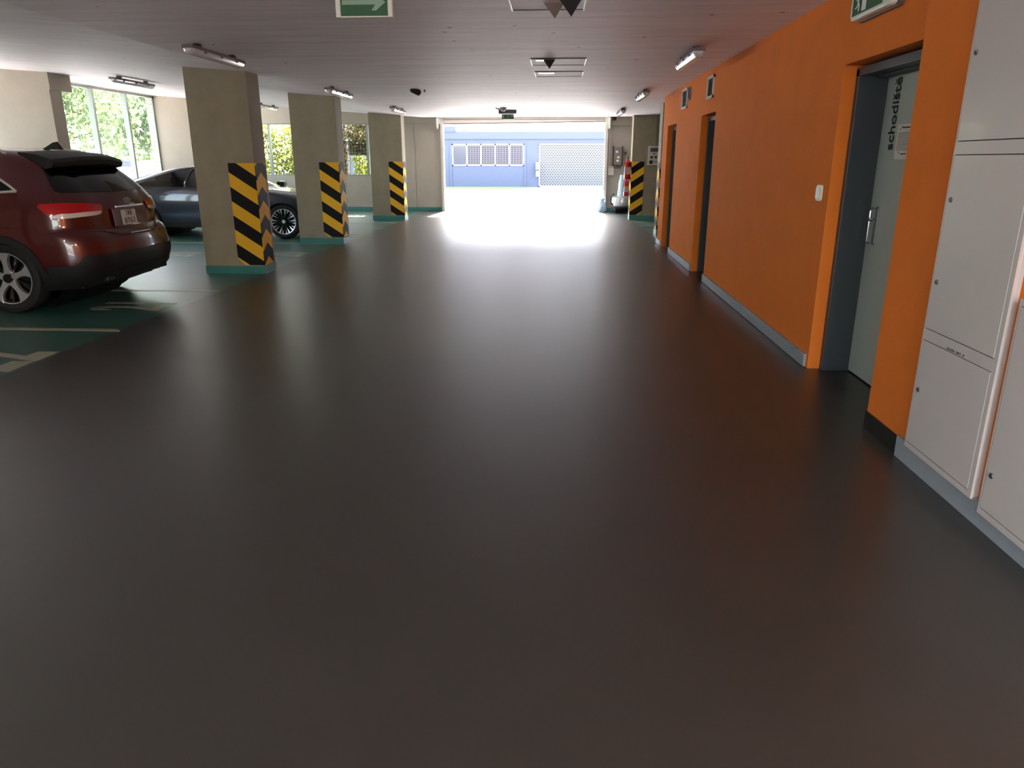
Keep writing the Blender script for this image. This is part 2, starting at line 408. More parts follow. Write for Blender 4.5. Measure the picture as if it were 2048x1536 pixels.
def window(n, o, ext, z0, z1, axis, mull, matf, pitch=.09, rails=()):
    """open grille window: frame, mullions and a welded wire mesh. axis 0: runs along x, 1: along y"""
    w = bpy.data.objects.new('window_%d' % n, None); C.objects.link(w); w.location = o; struct(w)
    def bx(mb, a0, a1, t0, t1, zz0, zz1):
        if axis == 0: mb.box(a0, a1, t0, t1, zz0, zz1)
        else: mb.box(t0, t1, a0, a1, zz0, zz1)
    f = MB(); L = ext
    bx(f, 0, L, -.03, .03, z0, z0+.05); bx(f, 0, L, -.03, .03, z1-.05, z1)
    bx(f, 0, .05, -.03, .03, z0, z1); bx(f, L-.05, L, -.03, .03, z0, z1)
    f.build('window_frame', matf, w)
    for m_ in mull:
        q = MB(); bx(q, m_-.035, m_+.035, -.06, .06, z0+.05, z1-.05); q.build('mullion', matf, w)
    g = MB(); a = pitch/2+.05
    while a < L-.05: bx(g, a-.002, a+.002, -.004, 0, z0+.05, z1-.05); a += pitch
    z = z0+.05+pitch/2
    while z < z1-.05: bx(g, .05, L-.05, 0, .004, z-.002, z+.002); z += pitch
    tag(g.build('wire_mesh', M['alu'], w), 'grey welded wire mesh')
    return w
window(1, (-9.9, YB+.1, 0), 1.65, 1.06, 2.66, 0, [.82], M['alu'])
window(2, (-7.9, YB+.1, 0), 2.6, 1.06, 2.66, 0, [1.0, 1.95], M['alu'])
window(3, (XL-.12, 13.6, 0), 19.27-13.6, 1.0, 3.10, 1, [16.66-13.6, 18.0-13.6, 15.3-13.6], M['alu'], .1)
window(4, (XL-.12, 6.58, 0), 13.27-6.58, 1.0, 3.10, 1, [1.3, 2.7, 4.1, 5.4], M['alu'], .1)
window(5, (XL-.12, 20.9, 0), 23.7-20.9, 1.0, 3.10, 1, [1.4], M['alu'], .1)

# ---------------------------------------------------------------- concrete columns
hz = {'L': hazard('hazard_front', 0, .48, 1), 'S': hazard('hazard_side', 1, 0, 1, .17), 'R': hazard('hazard_front_mirrored', 0, 0, 1)}
def column(loc, wx, dy, label, side):
    x, y = loc; c = thing('concrete_column', label, 'column', (x, y, 0))
    top = 2.80
    MB().box(0, wx, 0, dy, 0, top).build('shaft', M['conc'], c, .006)
    b = MB().box(-.006, wx+.006, -.006, dy+.006, 0, .11); b.build('painted_base', M['teal'], c)
    if side == 'left':      # marking wraps the right-hand front corner
        s = MB().prism([(wx-.37, .22), (wx-.27, .125), (wx+.002, .125), (wx+.002, 1.51), (wx-.37, 1.51)], -.009, 0, 1)
        s.build('hazard_marking', hz['L'], c)
        s = MB().box(wx, wx+.009, 0, .34, .125, 1.51); s.build('hazard_marking', hz['S'], c)
    else:
        s = MB().prism([(-.002, .125), (.24, .125), (.33, .22), (.33, 1.51), (-.002, 1.51)], -.009, 0, 1)
        s.build('hazard_marking', hz['Rm'], c)
        s = MB().box(-.009, 0, 0, .34, .125, 1.51); s.build('hazard_marking', hz['S'], c)
    return c
def hz_mirror():
    m = hazard('hazard_front_right', 0, .33, -1); return m
hz['Rm'] = hz_mirror()
column((-4.97, 10.15), .85, .42, 'largest concrete column with hazard stripes, nearest one beside the dark red car', 'left')
column((-4.95, 14.05), .86, .42, 'middle concrete column of the left row, hiding the nose of the dark blue car', 'left')
column((-4.93, 19.88), .86, .42, 'farthest concrete column of the left row, beside the pale back wall', 'left')
cR = column((1.99, 20.4), 1.15, .40, 'concrete column right of the garage doorway with mirrored hazard stripes and a control panel', 'right')
column((2.15, 16.0), .8, .45, 'striped column mostly hidden behind the far end of the orange wall', 'right')

# ---------------------------------------------------------------- floor markings
def paint(name, polys, label, cat='floor marking', group=None):
    b = MB()
    for p in polys: b.prism(p, 0.0005, .003, 2)
    return tag(b.build(name, M['line']), label, cat, group)
def rect(x0, x1, y0, y1): return [(x0,y0),(x1,y0),(x1,y1),(x0,y1)]
lab = {6.50:'nearest white parking line on the green floor beside the red car\'s wheel', 8.66:'white parking line end between the red car and the nearest column',
       14.0:'white parking line running between the first two columns beside the blue car', 15.75:None, 17.3:'white parking line behind the middle column', 19.0:'farthest white parking line on the left, beside the third column'}
for y in (6.50, 8.66, 14.0, 17.3, 19.0):
    paint('parking_line', [[(-9.9,y),(-4.10,y),(-4.17,y+.09) if y < 9 else (-4.10,y+.09),(-9.9,y+.09)]], lab[y], group='parking bay lines')
for y, s in ((17.25,'nearest short white parking line right of the aisle, by the orange wall end'), (18.4,'middle short white parking line right of the aisle'), (19.45,'short white parking line in front of the right-hand column')):
    paint('parking_line', [rect(2.10, 6, y, y+.09)], s, group='parking bay lines')
def number(s, x, y, label, sx=2.1, size=.62, right=(0,1,0), up=(-1,0,0)):
    o = text(s, size, M['line'], 'bay_number', None, frame((x, y, .0018), right, up) @ Matrix.Diagonal((1, sx, 1, 1)), .002, 1.0, bold=.012)
    return tag(o, label, 'floor marking', 'bay numbers')
number('22', -4.62, 5.42, 'cream bay number painted on green floor at the left edge of the photo', 2.3, .62)
number('21', -4.62, 7.75, 'bay number painted on the floor behind the red car', 2.0, .55)
number('20', -4.60, 12.35, 'bay number painted on the floor between the first and second columns', 1.6, .62)
number('20', -6.45, 12.25, 'faint bay number on the floor left of the nearest column', 1.6, .62)
number('19', -4.60, 16.0, 'bay number painted on the floor between the second and third columns', 1.6, .62)
number('18', 2.75, 18.9, 'bay number on the floor in front of the right-hand column', 1.4, .6, (0,-1,0), (1,0,0))

# ---------------------------------------------------------------- cabinets on the orange wall
def cabinet(y0, y1, z0, z1, label, locks, x=1.90, t=.035, nm='wall_cabinet'):
    c = thing(nm, label, 'cabinet', (x, (y0+y1)/2, z0), group='white wall cabinets')
    L, Hh = (y1-y0)/2, z1-z0
    b = MB().box(-t+.012, 0, -L, L, 0, Hh); b.build('body', M['cab'], c, .002)
    fr = MB()
    m_ = .028
    fr.box(-t, -t+.012, -L, L, 0, m_); fr.box(-t, -t+.012, -L, L, Hh-m_, Hh); fr.box(-t, -t+.012, -L, -L+m_, m_, Hh-m_); fr.box(-t, -t+.012, L-m_*.35, L, m_, Hh-m_)
    fr.build('rim', M['cab'], c)
    g_ = MB().box(-t+.008, -t+.011, -L+m_, L-m_*.35, m_, Hh-m_); g_.build('seal', M['gap'], c)
    d = MB().box(-t-.001, -t+.008, -L+m_+.004, L-m_*.35-.004, m_+.004, Hh-m_-.004).build('door', M['cab'], c, .0015)
    for z in locks:
        k_ = MB().lathe([(.013,-t-.001),(.013,-t-.006),(.010,-t-.009),(0,-t-.009)], (0, L-.055, z-z0), 0, 16); k_.build('lock', M['chrome'], d)
        MB().box(-t-.0105, -t-.0088, L-.055-.002, L-.055+.002, z-z0-.005, z-z0+.005).build('keyhole', M['black'], d)
    return c
ca = cabinet(3.07, 3.715, .105, .714, 'lowest of the three stacked white cabinets on the orange wall', [.43])
cb_ = cabinet(3.07, 3.715, .714, 1.603, 'middle and tallest visible of the three stacked white cabinets', [.98, 1.37])
cc_ = cabinet(3.07, 3.715, 1.603, 2.55, 'topmost of the three stacked white cabinets, reaching the top edge of the photo', [2.01])
cd_ = cabinet(2.30, 3.005, .075, 1.02, 'separate white cabinet at the right edge of the photo, nearest the viewer', [.27])
# handwritten marks on the rim of the lowest cabinet
hw = text('HL.UZÁV.  UBYT.  2P', .017, M['gap'], 'handwriting', ca, frame((-.0365, -.0, .605-.014), (0,-1,0), (0,0,1)), .0006)
for z in (1.05, .8, .74, .4):
    pass
pb = thing('wall_switch', 'small white switch plate on the orange wall beside the door', 'switch', (XR, 5.745, 1.315))
MB().rbox(-.018, 0, -.048, .048, -.058, .058, .02, 0).build('plate', M['signw'], pb, .003)
MB().rbox(-.028, -.018, -.03, .03, -.042, .042, .01, 0).build('rocker', M['signw'], pb, .003)

# ventilation grilles
def vent(y0, y1, z0, z1, label):
    c = thing('ventilation_grille', label, 'vent', (XR, (y0+y1)/2, z0), group='vents high on the orange wall')
    L, Hh = (y1-y0)/2, z1-z0
    f = MB()
    for a in ((-L,-L+.03,0,Hh),(L-.03,L,0,Hh),(-L,L,0,.03),(-L,L,Hh-.03,Hh)): f.box(-.022, 0, *a)
    f.build('frame', M['galv'], c)
    s = MB()
    for i in range(9):
        z = .045+i*(Hh-.08)/9; s.add([(-.018,-L+.03,z),(-.018,L-.03,z),(-.004,L-.03,z+.02),(-.004,-L+.03,z+.02)], [(0,1,2,3)])
    s.build('louvres', M['blackp'], c); MB().box(-.003, -.001, -L+.03, L-.03, .03, Hh-.03).build('backing', M['black'], c)
vent(10.02, 10.42, 2.31, 2.58, 'nearer vent grille above the second door on the orange wall')
vent(11.97, 12.45, 2.31, 2.60, 'farther vent grille near the ceiling, left of the round pipe hole')
ph = thing('pipe_hole', 'dark round pipe opening between the two vent grilles', 'vent', (XR, 11.80, 2.50))
MB().lathe([(.10,-.004),(.10,-.02),(.075,-.02),(.075,-.004)], (0,0,0), 0, 28, cap=False).build('rim', M['lampbody'], ph)
MB().lathe([(.075,-.006),(.0,-.006)], (0,0,0), 0, 28).build('hole', M['black'], ph)

# ---------------------------------------------------------------- signs
def man(mb, f, s=1.0, th=.003):
    """running figure of the exit pictogram; f maps (a, b) in the sign plane to a point, b up"""
    def poly(p, mi=0):
        n_ = len(p); vs = [f(a*s, b*s, 0) for a, b in p]+[f(a*s, b*s, th) for a, b in p]
        mb.add(vs, [tuple(range(n_)), tuple(range(n_, 2*n_))]+[(i,(i+1)%n_,n_+(i+1)%n_,n_+i) for i in range(n_)])
    poly([(.012*math.cos(t*PI/6)+.004, .036+.012*math.sin(t*PI/6)) for t in range(12)])
    poly([(-.012,.026),(.008,.028),(.012,-.004),(-.004,-.006)]); poly([(.008,.026),(.03,.01),(.027,.004),(.006,.015)])
    poly([(-.012,.026),(-.03,.012),(-.028,.006),(-.008,.017)]); poly([(-.004,-.004),(.010,-.004),(.024,-.024),(.018,-.05),(.011,-.05),(.015,-.026)])
    poly([(-.004,-.006),(.006,-.008),(-.006,-.03),(-.034,-.034),(-.034,-.027),(-.01,-.023)])
# arrow sign hung from the ceiling
es = thing('exit_arrow_sign', 'green sign with a pale arrow pointing right, hung from the ceiling at the top edge', 'sign', (-1.27, 5.2, 2.44))
MB().box(-.155, .155, -.018, .018, .008, .20).build('panel', M['green'], es)
sf = MB()
for s in (-1, 1): sf.rbox(min(s*.155, s*.188), max(s*.155, s*.188), -.028, .028, 0, .225, .008, 2)
sf.box(-.155, .155, -.022, .022, 0, .008); sf.box(-.155, .155, -.022, .022, .20, .225)
sf.build('frame', M['signw'], es, .002)
ar = MB(); M['pale'] = mat('pale_green_arrow', srgb(136,176,150), .5)
ar.prism([(-.145,.075),(.075,.075),(.048,.040),(.078,.040),(.142,.0885),(.078,.137),(.048,.137),(.075,.102),(-.145,.102)], -.021, -.018, 1)
ar.build('arrow', M['pale'], es)
# exit luminaire above the stairwell door
el = thing('exit_light', 'rounded exit light with running man on the orange wall above the staircase door', 'exit sign', (XR, 5.05, 2.40))
MB().rbox(-.03, 0, -.31, .31, 0, .2, .03, 0).build('housing', M['lampbody'], el, .004)
cv = MB().rbox(-.085, -.03, -.30, .30, .005, .195, .04, 0).build('cover', M['signw'], el, .012)
gp = MB().box(-.088, -.085, -.20, .255, .03, .175).build('pictogram', M['green'], el)
mb = MB(); man(mb, lambda a, b, t: (-.088-t, .17-a, .105+b), 1.15); mb.build('running_man', M['signw'], gp)
mb = MB().prism([(.10,.04),(.10,.16),(.04,.16),(.04,.04)], -.091, -.088, 0).build('door_symbol', M['signw'], gp)
mb = MB().prism([(-.04,.115),(-.12,.115),(-.10,.14),(-.12,.14),(-.16,.105),(-.12,.07),(-.10,.07),(-.04,.095)], -.091, -.088, 0).build('arrow', M['signw'], gp)
# distant exit box before the doorway
ef = thing('hanging_exit_sign', 'small green running man box hanging at the far garage doorway', 'exit sign', (-1.29, 20.0, 2.555))
MB().box(-.155, .155, -.03, .03, 0, .165).build('box', M['green'], ef, .004)
MB().tube([(-.1,0,.165),(-.1,0,.20)], .006).build('rod', M['galv'], ef); MB().tube([(.1,0,.165),(.1,0,.20)], .006).build('rod', M['galv'], ef)
mb = MB(); man(mb, lambda a, b, t: (.0+a, -.03-t, .085+b), 1.1); mb.build('running_man', M['pale'], ef)
MB().prism([(-.13,.03),(-.09,.03),(-.09,.14),(-.13,.14)], -.034, -.03, 1).build('door_symbol', M['pale'], ef)
MB().prism([(.06,.075),(.11,.075),(.10,.055),(.145,.085),(.10,.115),(.11,.095),(.06,.095)], -.034, -.03, 1).build('arrow', M['pale'], ef)
lb = thing('emergency_light', 'flat grey emergency light on the ceiling above the far exit sign', 'lamp', (-1.17, 18.2, zc(0,18.2)))
MB().box(-.22, .20, -.06, .06, -.07, 0).build('housing', M['lampbody'], lb, .006); MB().box(-.21, .19, -.055, .055, -.085, -.07).build('diffuser', M['lens'], lb, .004)
sd = thing('smoke_detector', 'round detector on the ceiling just before the far exit sign', 'detector', (-1.22, 17.3, zc(0,17.3)))
MB().lathe([(.07,0),(.075,-.02),(.06,-.05),(.035,-.075),(0,-.08)], n=24).build('head', M['galv'], sd)
MB().tube([(-.05,0,-.03),(-.13,0,-.03),(-.17,0,0)], .012).build('cable', M['lampbody'], sd)
cm = thing('ceiling_loudspeaker', 'small dark angled box hanging from the ceiling above the third column', 'loudspeaker', (-2.22, 12.9, 2.67))
MB().tube([(0,0,0),(0,0,-.04)], .012).build('stem', M['lampbody'], cm)
mb = MB().lathe([(.035,0),(.05,.02),(.045,.15),(.03,.17)], n=16)
o = mb.build('body', M['blackp'], cm); o.rotation_euler = (math.radians(70), 0, math.radians(-60)); o.location = (-.07, -.03, -.06)

# ceiling patches: thin raised outlines with a folded dark sheet
def hatch(x0, x1, y0, y1, label, strip=None):
    t = thing('ceiling_hatch', label, 'hatch', ((x0+x1)/2, (y0+y1)/2, 2.67), group='square ceiling hatches')
    a, b = (x1-x0)/2, (y1-y0)/2
    MB().box(-a, a, -b, b, -.004, 0).build('panel', M['ceil'], t)
    e = MB()
    for q in ((-a-.012,-a,-b,b), (a,a+.012,-b,b)): MB().box(*q, -.012, 0).build('edge_strip', M['signw'], t)
    for q in ((-a,a,-b-.008,-b), (-a,a,b,b+.008)): MB().box(*q, -.008, 0).build('joint', M['gap'], t)
    if strip: MB().box(strip[0], strip[1], strip[2], strip[2]+.09, -.010, -.004).build('metal_label', M['polished'], t)
hatch(-.32, .31, 9.12, 9.72, 'middle ceiling hatch with a shiny label and a dark sheet hanging from it', (.05-.31, .14-.31, -.22))
hatch(-.31, .32, 10.42, 11.0, 'farthest ceiling hatch with a long shiny label', (-.27, -.06, -.22))
hatch(-.36, .18, 5.4, 6.26, 'nearest ceiling hatch cut by the top edge of the photo')
def flap(x, y, s, label, col='blackp'):
    t = thing('folded_sheet', label, 'bracket', (x, y, 2.67))
    b = MB(); b.add([(-.07*s,0,0),(.075*s,.0,0),(.01*s,-.02,-.105*s),(.0,.06*s,0)], [(0,1,2),(0,2,3),(1,3,2),(0,3,1)]); b.build('sheet', M[col], t)
flap(-.115, 9.22, 1.0, 'small dark folded triangular sheet hanging from the middle ceiling hatch')
flap(-.045, 6.0, 1.1, 'grey brown folded sheet on the nearest ceiling hatch, at the top edge', 'lampbody')
flap(.075, 5.9, 1.15, 'dark folded sheet right of the grey one at the top edge')
# formwork joints in the ceiling
j = MB(); j.box(-.43, -.415, 6.3, 23, -.0, .006)

# ---------------------------------------------------------------- ceiling lamps
def lamp():
    t = thing('ceiling_lamp', '', 'lamp')
    L = .64; b = MB()
    # trough body
    prof = [(-.05,0),(.05,0),(.062,-.035),(-.062,-.035)]
    vs = [(a, y, z) for y in (-L, L) for a, z in prof]; b.add(vs, [(0,1,2,3),(7,6,5,4)]+[(i,(i+1)%4,4+(i+1)%4,4+i) for i in range(4)])
    b.build('housing', M['lampbody'], t, .004)
    d = MB(); N = 10; vs = []
    sec = [(.060*math.cos(PI+PI*i/N), -.035+.055*math.sin(PI+PI*i/N)) for i in range(N+1)]
    ends = [(-L+.005, .55), (-L+.03, .95), (-L+.06, 1), (L-.06, 1), (L-.03, .95), (L-.005, .55)]
    for y, k_ in ends: vs += [(a*k_, y, -.035+(z+.035)*k_) for a, z in sec]
    fs = []
    for i in range(len(ends)-1):
        for k_ in range(N): fs.append((i*(N+1)+k_, i*(N+1)+k_+1, (i+1)*(N+1)+k_+1, (i+1)*(N+1)+k_))
    fs += [tuple(range(N+1)), tuple(range(5*(N+1), 6*(N+1)))]
    d.add(vs, fs, 0, True); d.build('diffuser', M['lens'], t)
    for y in (-.38, 0, .38):
        for s in (-1, 1): MB().box(min(s*.058, s*.07), max(s*.058, s*.07), y-.018, y+.018, -.055, -.022).build('clip', M['lampbody'], t)
    for y in (-.42, .42): MB().box(-.03, .03, y-.03, y+.03, 0, .03).build('bracket', M['blackp'], t)
    return t
L0 = lamp()
specs = [(-3.65, 8.25, 0, 'ceiling lamp in front of the nearest column, leftmost over the aisle'), (-3.60, 12.7, 0, 'ceiling lamp beside the top of the middle column'),
         (-3.55, 17.1, 0, 'ceiling lamp beside the top of the third column'), (-7.45, 13.35, 1, 'ceiling lamp over the red car, before the large left window'),
         (-7.35, 19.3, 1, 'distant ceiling lamp seen between the first and second columns'), (1.42, 8.75, 0, 'nearest ceiling lamp along the orange wall'),
         (1.44, 13.5, 0, 'middle ceiling lamp along the orange wall'), (1.46, 18.1, 0, 'farthest right-hand ceiling lamp, near the garage doorway')]
for i, (x, y, tilt, lb_) in enumerate(specs):
    t = L0 if i == 0 else copy_tree(L0)
    t.location = (x, y, zc(x, y)-.03); t['label'] = lb_; t['group'] = 'tubular ceiling lamps'
    t.rotation_euler = (0, math.atan(.073) if tilt else 0, 0)

# fill lamps added out of view behind the camera to brighten the near end
M['lit'] = mat('fill_diffuser', srgb(240,240,240), .4, emit=((1, .95, .9, 1), 80))
for x, y, s in ((-3.65, -.8, 'added fill lamp behind the viewer, left of the aisle'), (1.2, -.8, 'added fill lamp behind the viewer by the orange wall'),
                (-3.65, -4.8, 'added fill lamp near the rear wall, left of the aisle'), (1.2, -4.8, 'added fill lamp near the rear wall by the orange wall')):
    t = copy_tree(L0); t.location = (x, y, zc(x, y)-.03); t['label'] = s; t['group'] = 'added fill lamps behind the camera'
    for ch in t.children:
        if ch.name.startswith('diffuser'): ch.data = ch.data.copy(); ch.data.materials[0] = M['lit']

# ---------------------------------------------------------------- garage doorway equipment
gd = thing('overhead_garage_door', 'raised pale garage door leaf with dark bottom edge under the ceiling at the doorway', 'garage door', (-1.03, YB-.1, 2.62))
MB().add([(-2.47,0,.0),(2.47,0,.06),(2.47,0,.17),(-2.47,0,.17),(-2.47,.05,.0),(2.47,.05,.06),(2.47,.05,.17),(-2.47,.05,.17)],
         [(0,1,2,3),(7,6,5,4),(0,4,5,1),(3,2,6,7),(0,3,7,4),(1,5,6,2)]).build('leaf', M['galv'], gd)
MB().add([(-2.47,-.01,-.02),(2.47,-.01,.04),(2.47,-.01,.06),(-2.47,-.01,.0),(-2.47,.05,-.02),(2.47,.05,.04),(2.47,.05,.06),(-2.47,.05,.0)],
         [(0,1,2,3),(7,6,5,4),(0,4,5,1),(3,2,6,7),(0,3,7,4),(1,5,6,2)]).build('bottom_seal', M['blackp'], gd)
MB().box(-2.47, 2.47, -.012, 0, .11, .125).build('rib', M['lampbody'], gd)
for s, nm in ((-1,'white steel guide rail on the left jamb of the garage doorway'), (1,'white steel guide rail on the right jamb of the garage doorway')):
    xx = -3.56 if s < 0 else 1.50
    t = thing('guide_rail', nm, 'rail', (xx, YB, 0))
    MB().box(-.05, .05, -.16, .0, 0, 2.80).build('upright', M['galv'], t)
    MB().box(-.03-.0, .03, -.20, -.16, .05, 2.7).build('track', M['galv'], t)
    MB().prism([(-.20,2.80),(-.20,2.45),(-.30,2.5),(-.36,2.74)], -.05-.0+s*.09, .0+s*.09, 0).build('bracket', M['signw'], t)
    MB().box(s*.05-.035, s*.05+.035, -.22, -.05, 2.6, 2.8).build('hinge_box', M['galv'], t)
def wallbox(nm, x0, x1, z0, z1, d, label, cat, m, y=YB):
    t = thing(nm, label, cat, ((x0+x1)/2, y, z0)); a = (x1-x0)/2
    MB().box(-a, a, -d, 0, 0, z1-z0).build('case', M[m], t, .004); return t
t = wallbox('door_drive_box', 1.72, 2.0, 1.40, 1.93, .14, 'dark grey door drive control box on the pale wall right of the doorway', 'control box', 'lampbody')
for i, (a, b) in enumerate(((-.03, .36), (.02, .20), (0, .1))): MB().box(a-.035, a+.035, -.146, -.14, b, b+.06).build('label_plate', M['signw'], t)
for s in (-1, 1): MB().box(s*.135-.012, s*.135+.012, -.15, -.002, -.02, .56).build('flange', M['blackp'], t)
for k_ in range(4): MB().tube([(-.09+k_*.06, -.07, 0), (-.09+k_*.06, -.07, -.10)], .014).build('cable_gland', M['blackp'], t)
wallbox('junction_box', 1.58, 1.76, 1.10, 1.32, .09, 'small pale junction box below the door drive box', 'box', 'galv')
t = thing('cable_conduit', 'pale cable duct running down the wall and under the drive box', 'conduit', (1.60, YB, 1.33))
MB().box(-.02, .02, -.04, 0, .0, 1.2).build('riser', M['galv'], t); MB().box(-.02, .40, -.05, 0, 0, .04).build('shelf', M['galv'], t)
t = thing('wall_switch', 'small dark switch beside the drive box', 'switch', (2.10, YB, 1.72)); MB().box(-.03,.03,-.04,0,0,.06).build('case', M['blackp'], t, .003)
MB().tube([(0,-.01,0),(.02,-.01,-.5),(.0,-.01,-1.0)], .006).build('cable', M['lampbody'], t)
t = thing('door_sensor', 'tiny black sensor at the ceiling right of the doorway', 'sensor', (1.72, YB-.08, 2.70)); MB().box(-.05,.05,-.06,0,0,.08).build('case', M['black'], t, .004)

# control panel on the right column
cp = thing('control_panel', 'pale grey control panel with two round meters on the right-hand column', 'control panel', (2.545, 20.4, 1.42))
MB().box(-.145, .145, -.10, 0, 0, .48).build('case', M['galv'], cp, .006)
MB().box(-.10, .11, -.104, -.10, .33, .44).build('window', M['lampbody'], cp); MB().box(-.08, .11, -.108, -.104, .35, .42).build('display', M['steel'], cp)
for a in (-.055, .055): MB().lathe([(.034,-.1),(.034,-.112),(.026,-.115),(0,-.115)], (a, 0, .20), 1, 20).build('meter', M['black'], cp)
MB().lathe([(.018,-.1),(.018,-.115),(0,-.115)], (0, 0, .285), 1, 16).build('knob', M['blackp'], cp)
MB().box(-.11, -.02, -.104, -.10, .03, .12).build('black_plate', M['gap'], cp); MB().box(0, .12, -.103, -.10, .05, .11).build('label_plate', M['pinkw'], cp)
t = thing('cable_conduit', 'thin conduit from the ceiling down to the control panel', 'conduit', (2.60, 20.4, 1.90)); MB().tube([(0,-.02,0),(0,-.02,.77)], .012).build('pipe', M['lampbody'], t)

# fire extinguishers on the left face of the right column
def extinguisher(loc, sc, label):
    t = thing('fire_extinguisher', label, 'fire extinguisher', loc, group='fire extinguishers by the doorway')
    r = .085*sc; Hh = .50*sc
    MB().lathe([(0,0),(r*.9,0),(r,.02),(r,Hh*.82),(r*.8,Hh*.93),(r*.35,Hh),(r*.3,Hh+.02),(0,Hh+.02)], n=24).build('cylinder', M['red'], t)
    MB().box(-r*.8, r*.8, -r-.003, -r*.55, Hh*.25, Hh*.62).build('label_sticker', M['pinkw'], t)
    b = MB().box(-.02, .02, -.05, .03, Hh+.02, Hh+.05); b.box(-.012, .012, -.12, .0, Hh+.06, Hh+.075); b.build('valve', M['black'], t)
    MB().tube([(0,-.05,Hh+.03),(-.07*sc,-.09,Hh),(-.1*sc,-.07,Hh*.6),(-.1*sc,-.05,Hh*.25)], .011).build('hose', M['black'], t)
    MB().box(-r*.9, r*1.3, -.02, .02, Hh*.75, Hh*.79).build('strap', M['black'], t)
extinguisher((1.90, 20.62, 1.05), 1.02, 'upper red fire extinguisher hung on the striped right-hand column')
extinguisher((1.915, 20.9, .60), .85, 'lower red fire extinguisher just beneath the upper one')

# floor cleaner with pale blue sack against the back wall
fc = thing('floor_cleaner', 'silver and black wheeled floor cleaner with a pale blue sack standing by the back wall', 'cleaning machine', (2.0, 23.1, 0))
N = 24
MB().lathe([(0,.16),(.22,.16),(.29,.22),(.31,.34),(.29,.46),(.22,.50),(0,.50)], n=N).build('tub', M['silver'], fc)
MB().lathe([(.20,.03),(.27,.06),(.30,.15),(.22,.17),(.0,.17)], n=N).build('base', M['blackp'], fc)
MB().tube([(-.2+.0,-.1,.2),(-.34,-.12,.30),(-.36,-.10,.46),(-.26,-.05,.56)], .022).build('hose', M['black'], fc)
for a in (-.2, .2): MB().lathe([(.0,-.02),(.07,-.02),(.07,.02),(0,.02)], (a, -.24, .07), 0, 16).build('wheel', M['rubber'], fc)
bg_ = MB(); random.seed(4); prof = []
for i in range(12):
    t_ = i/11; prof.append((.16-.08*t_+random.uniform(-.012,.012), .50+.62*t_))
bg_.lathe(prof+[(0,1.13)], n=14); bg_.build('sack', M['bag'], fc)
MB().tube([(.10,.05,.45),(.11,.1,1.2),(.15,.12,1.62)], .014).build('handle', M['lampbody'], fc)
MB().tube([(.16,.05,.45),(.20,.1,1.1),(.30,.12,1.55)], .012).build('handle', M['lampbody'], fc)
# plastic bag on the floor at the right jamb
random.seed(8)
pbg = MB(); prof = [(0,.0),(.10,.0),(.13,.06),(.12,.16),(.08,.26),(.045,.33),(.07,.40),(.03,.43)]
vs = []; n_ = 18
for r, h_ in prof:
    for k_ in range(n_):
        a = 2*PI*k_/n_; rr = r*(1+random.uniform(-.16,.16)); vs.append((rr*math.cos(a), rr*math.sin(a)*.8, h_+random.uniform(-.01,.01) if h_ > .02 else h_))
fs = [(i*n_+k_, i*n_+(k_+1)%n_, (i+1)*n_+(k_+1)%n_, (i+1)*n_+k_) for i in range(len(prof)-1) for k_ in range(n_)]
pbg.add(vs, fs, 0, False); o = tag(pbg.build('plastic_bag', M['bag']), 'crumpled pale blue plastic bag on the floor at the right door rail', 'bag'); o.location = (1.42, 23.35, 0)
# ---- car surface maths: a stack of rounded plan outlines -------------------
def curve(pts):
    """smooth monotone interpolation through (z, value) points"""
    n = len(pts)
    d = [(pts[i+1][1]-pts[i][1])/(pts[i+1][0]-pts[i][0]) for i in range(n-1)]
    m = [d[0]] + [0 if d[i-1]*d[i] <= 0 else 2*d[i-1]*d[i]/(d[i-1]+d[i]) for i in range(1, n-1)] + [d[-1]]
    def f(z):
        if z <= pts[0][0]: return pts[0][1]
        if z >= pts[-1][0]: return pts[-1][1]
        i = 0
        while z > pts[i+1][0]: i += 1
        h = pts[i+1][0]-pts[i][0]; t = (z-pts[i][0])/h
        return ((2*t**3-3*t*t+1)*pts[i][1] + (t**3-2*t*t+t)*h*m[i]
                + (-2*t**3+3*t*t)*pts[i+1][1] + (t**3-t*t)*h*m[i+1])
    return f

class CarShape:
    """u runs from the tail (0) to the nose, v is the half width"""
    def __init__(s, rear, front, width, rx, ry, fx, fy, n=2.3, crown=.06):
        s.rear, s.front, s.width = curve(rear), curve(front), curve(width)
        s.rx, s.ry, s.fx, s.fy, s.n, s.crown = rx, ry, fx, fy, n, crown
    def uv(s, q, z):
        r, f, w = s.rear(z), s.front(z), s.width(z)
        k = min(1.0, max(.05, (f-r)/2.5))
        rx, ry, fx, fy = s.rx*k, s.ry*w, s.fx*k, s.fy*w
        cr = s.crown*w
        if q > 2:
            v = (w-ry)*(3-q); return r+cr*(v/(w-ry))**2, v
        if q >= 1:
            t = (q-1)*PI/2; e = 2/s.n
            return r+cr+rx*(1-math.sin(t)**e), (w-ry)+ry*max(0, math.cos(t))**e
        if q >= 0:
            a, b = f-cr-fx, r+cr+rx
            return a+(b-a)*q, w
        if q >= -1:
            t = -q*PI/2; e = 2/s.n
            return f-cr-fx*(1-math.sin(t)**e), (w-fy)+fy*max(0, math.cos(t))**e
        v = (w-fy)*(2+q); return f-cr*(v/(w-fy))**2, v
    def q_at_u(s, u, z, lo=-.999, hi=1.999):
        for _ in range(40):
            m = (lo+hi)/2
            if s.uv(m, z)[0] > u: lo = m
            else: hi = m
        return (lo+hi)/2
    def q_at_v(s, v, z, front=False):
        lo, hi = (-2, -1e-3) if front else (1.001, 3)
        for _ in range(40):
            m = (lo+hi)/2
            c = s.uv(m, z)[1]
            if front:
                if c < v: lo = m
                else: hi = m
            else:
                if c > v: lo = m
                else: hi = m
        return (lo+hi)/2

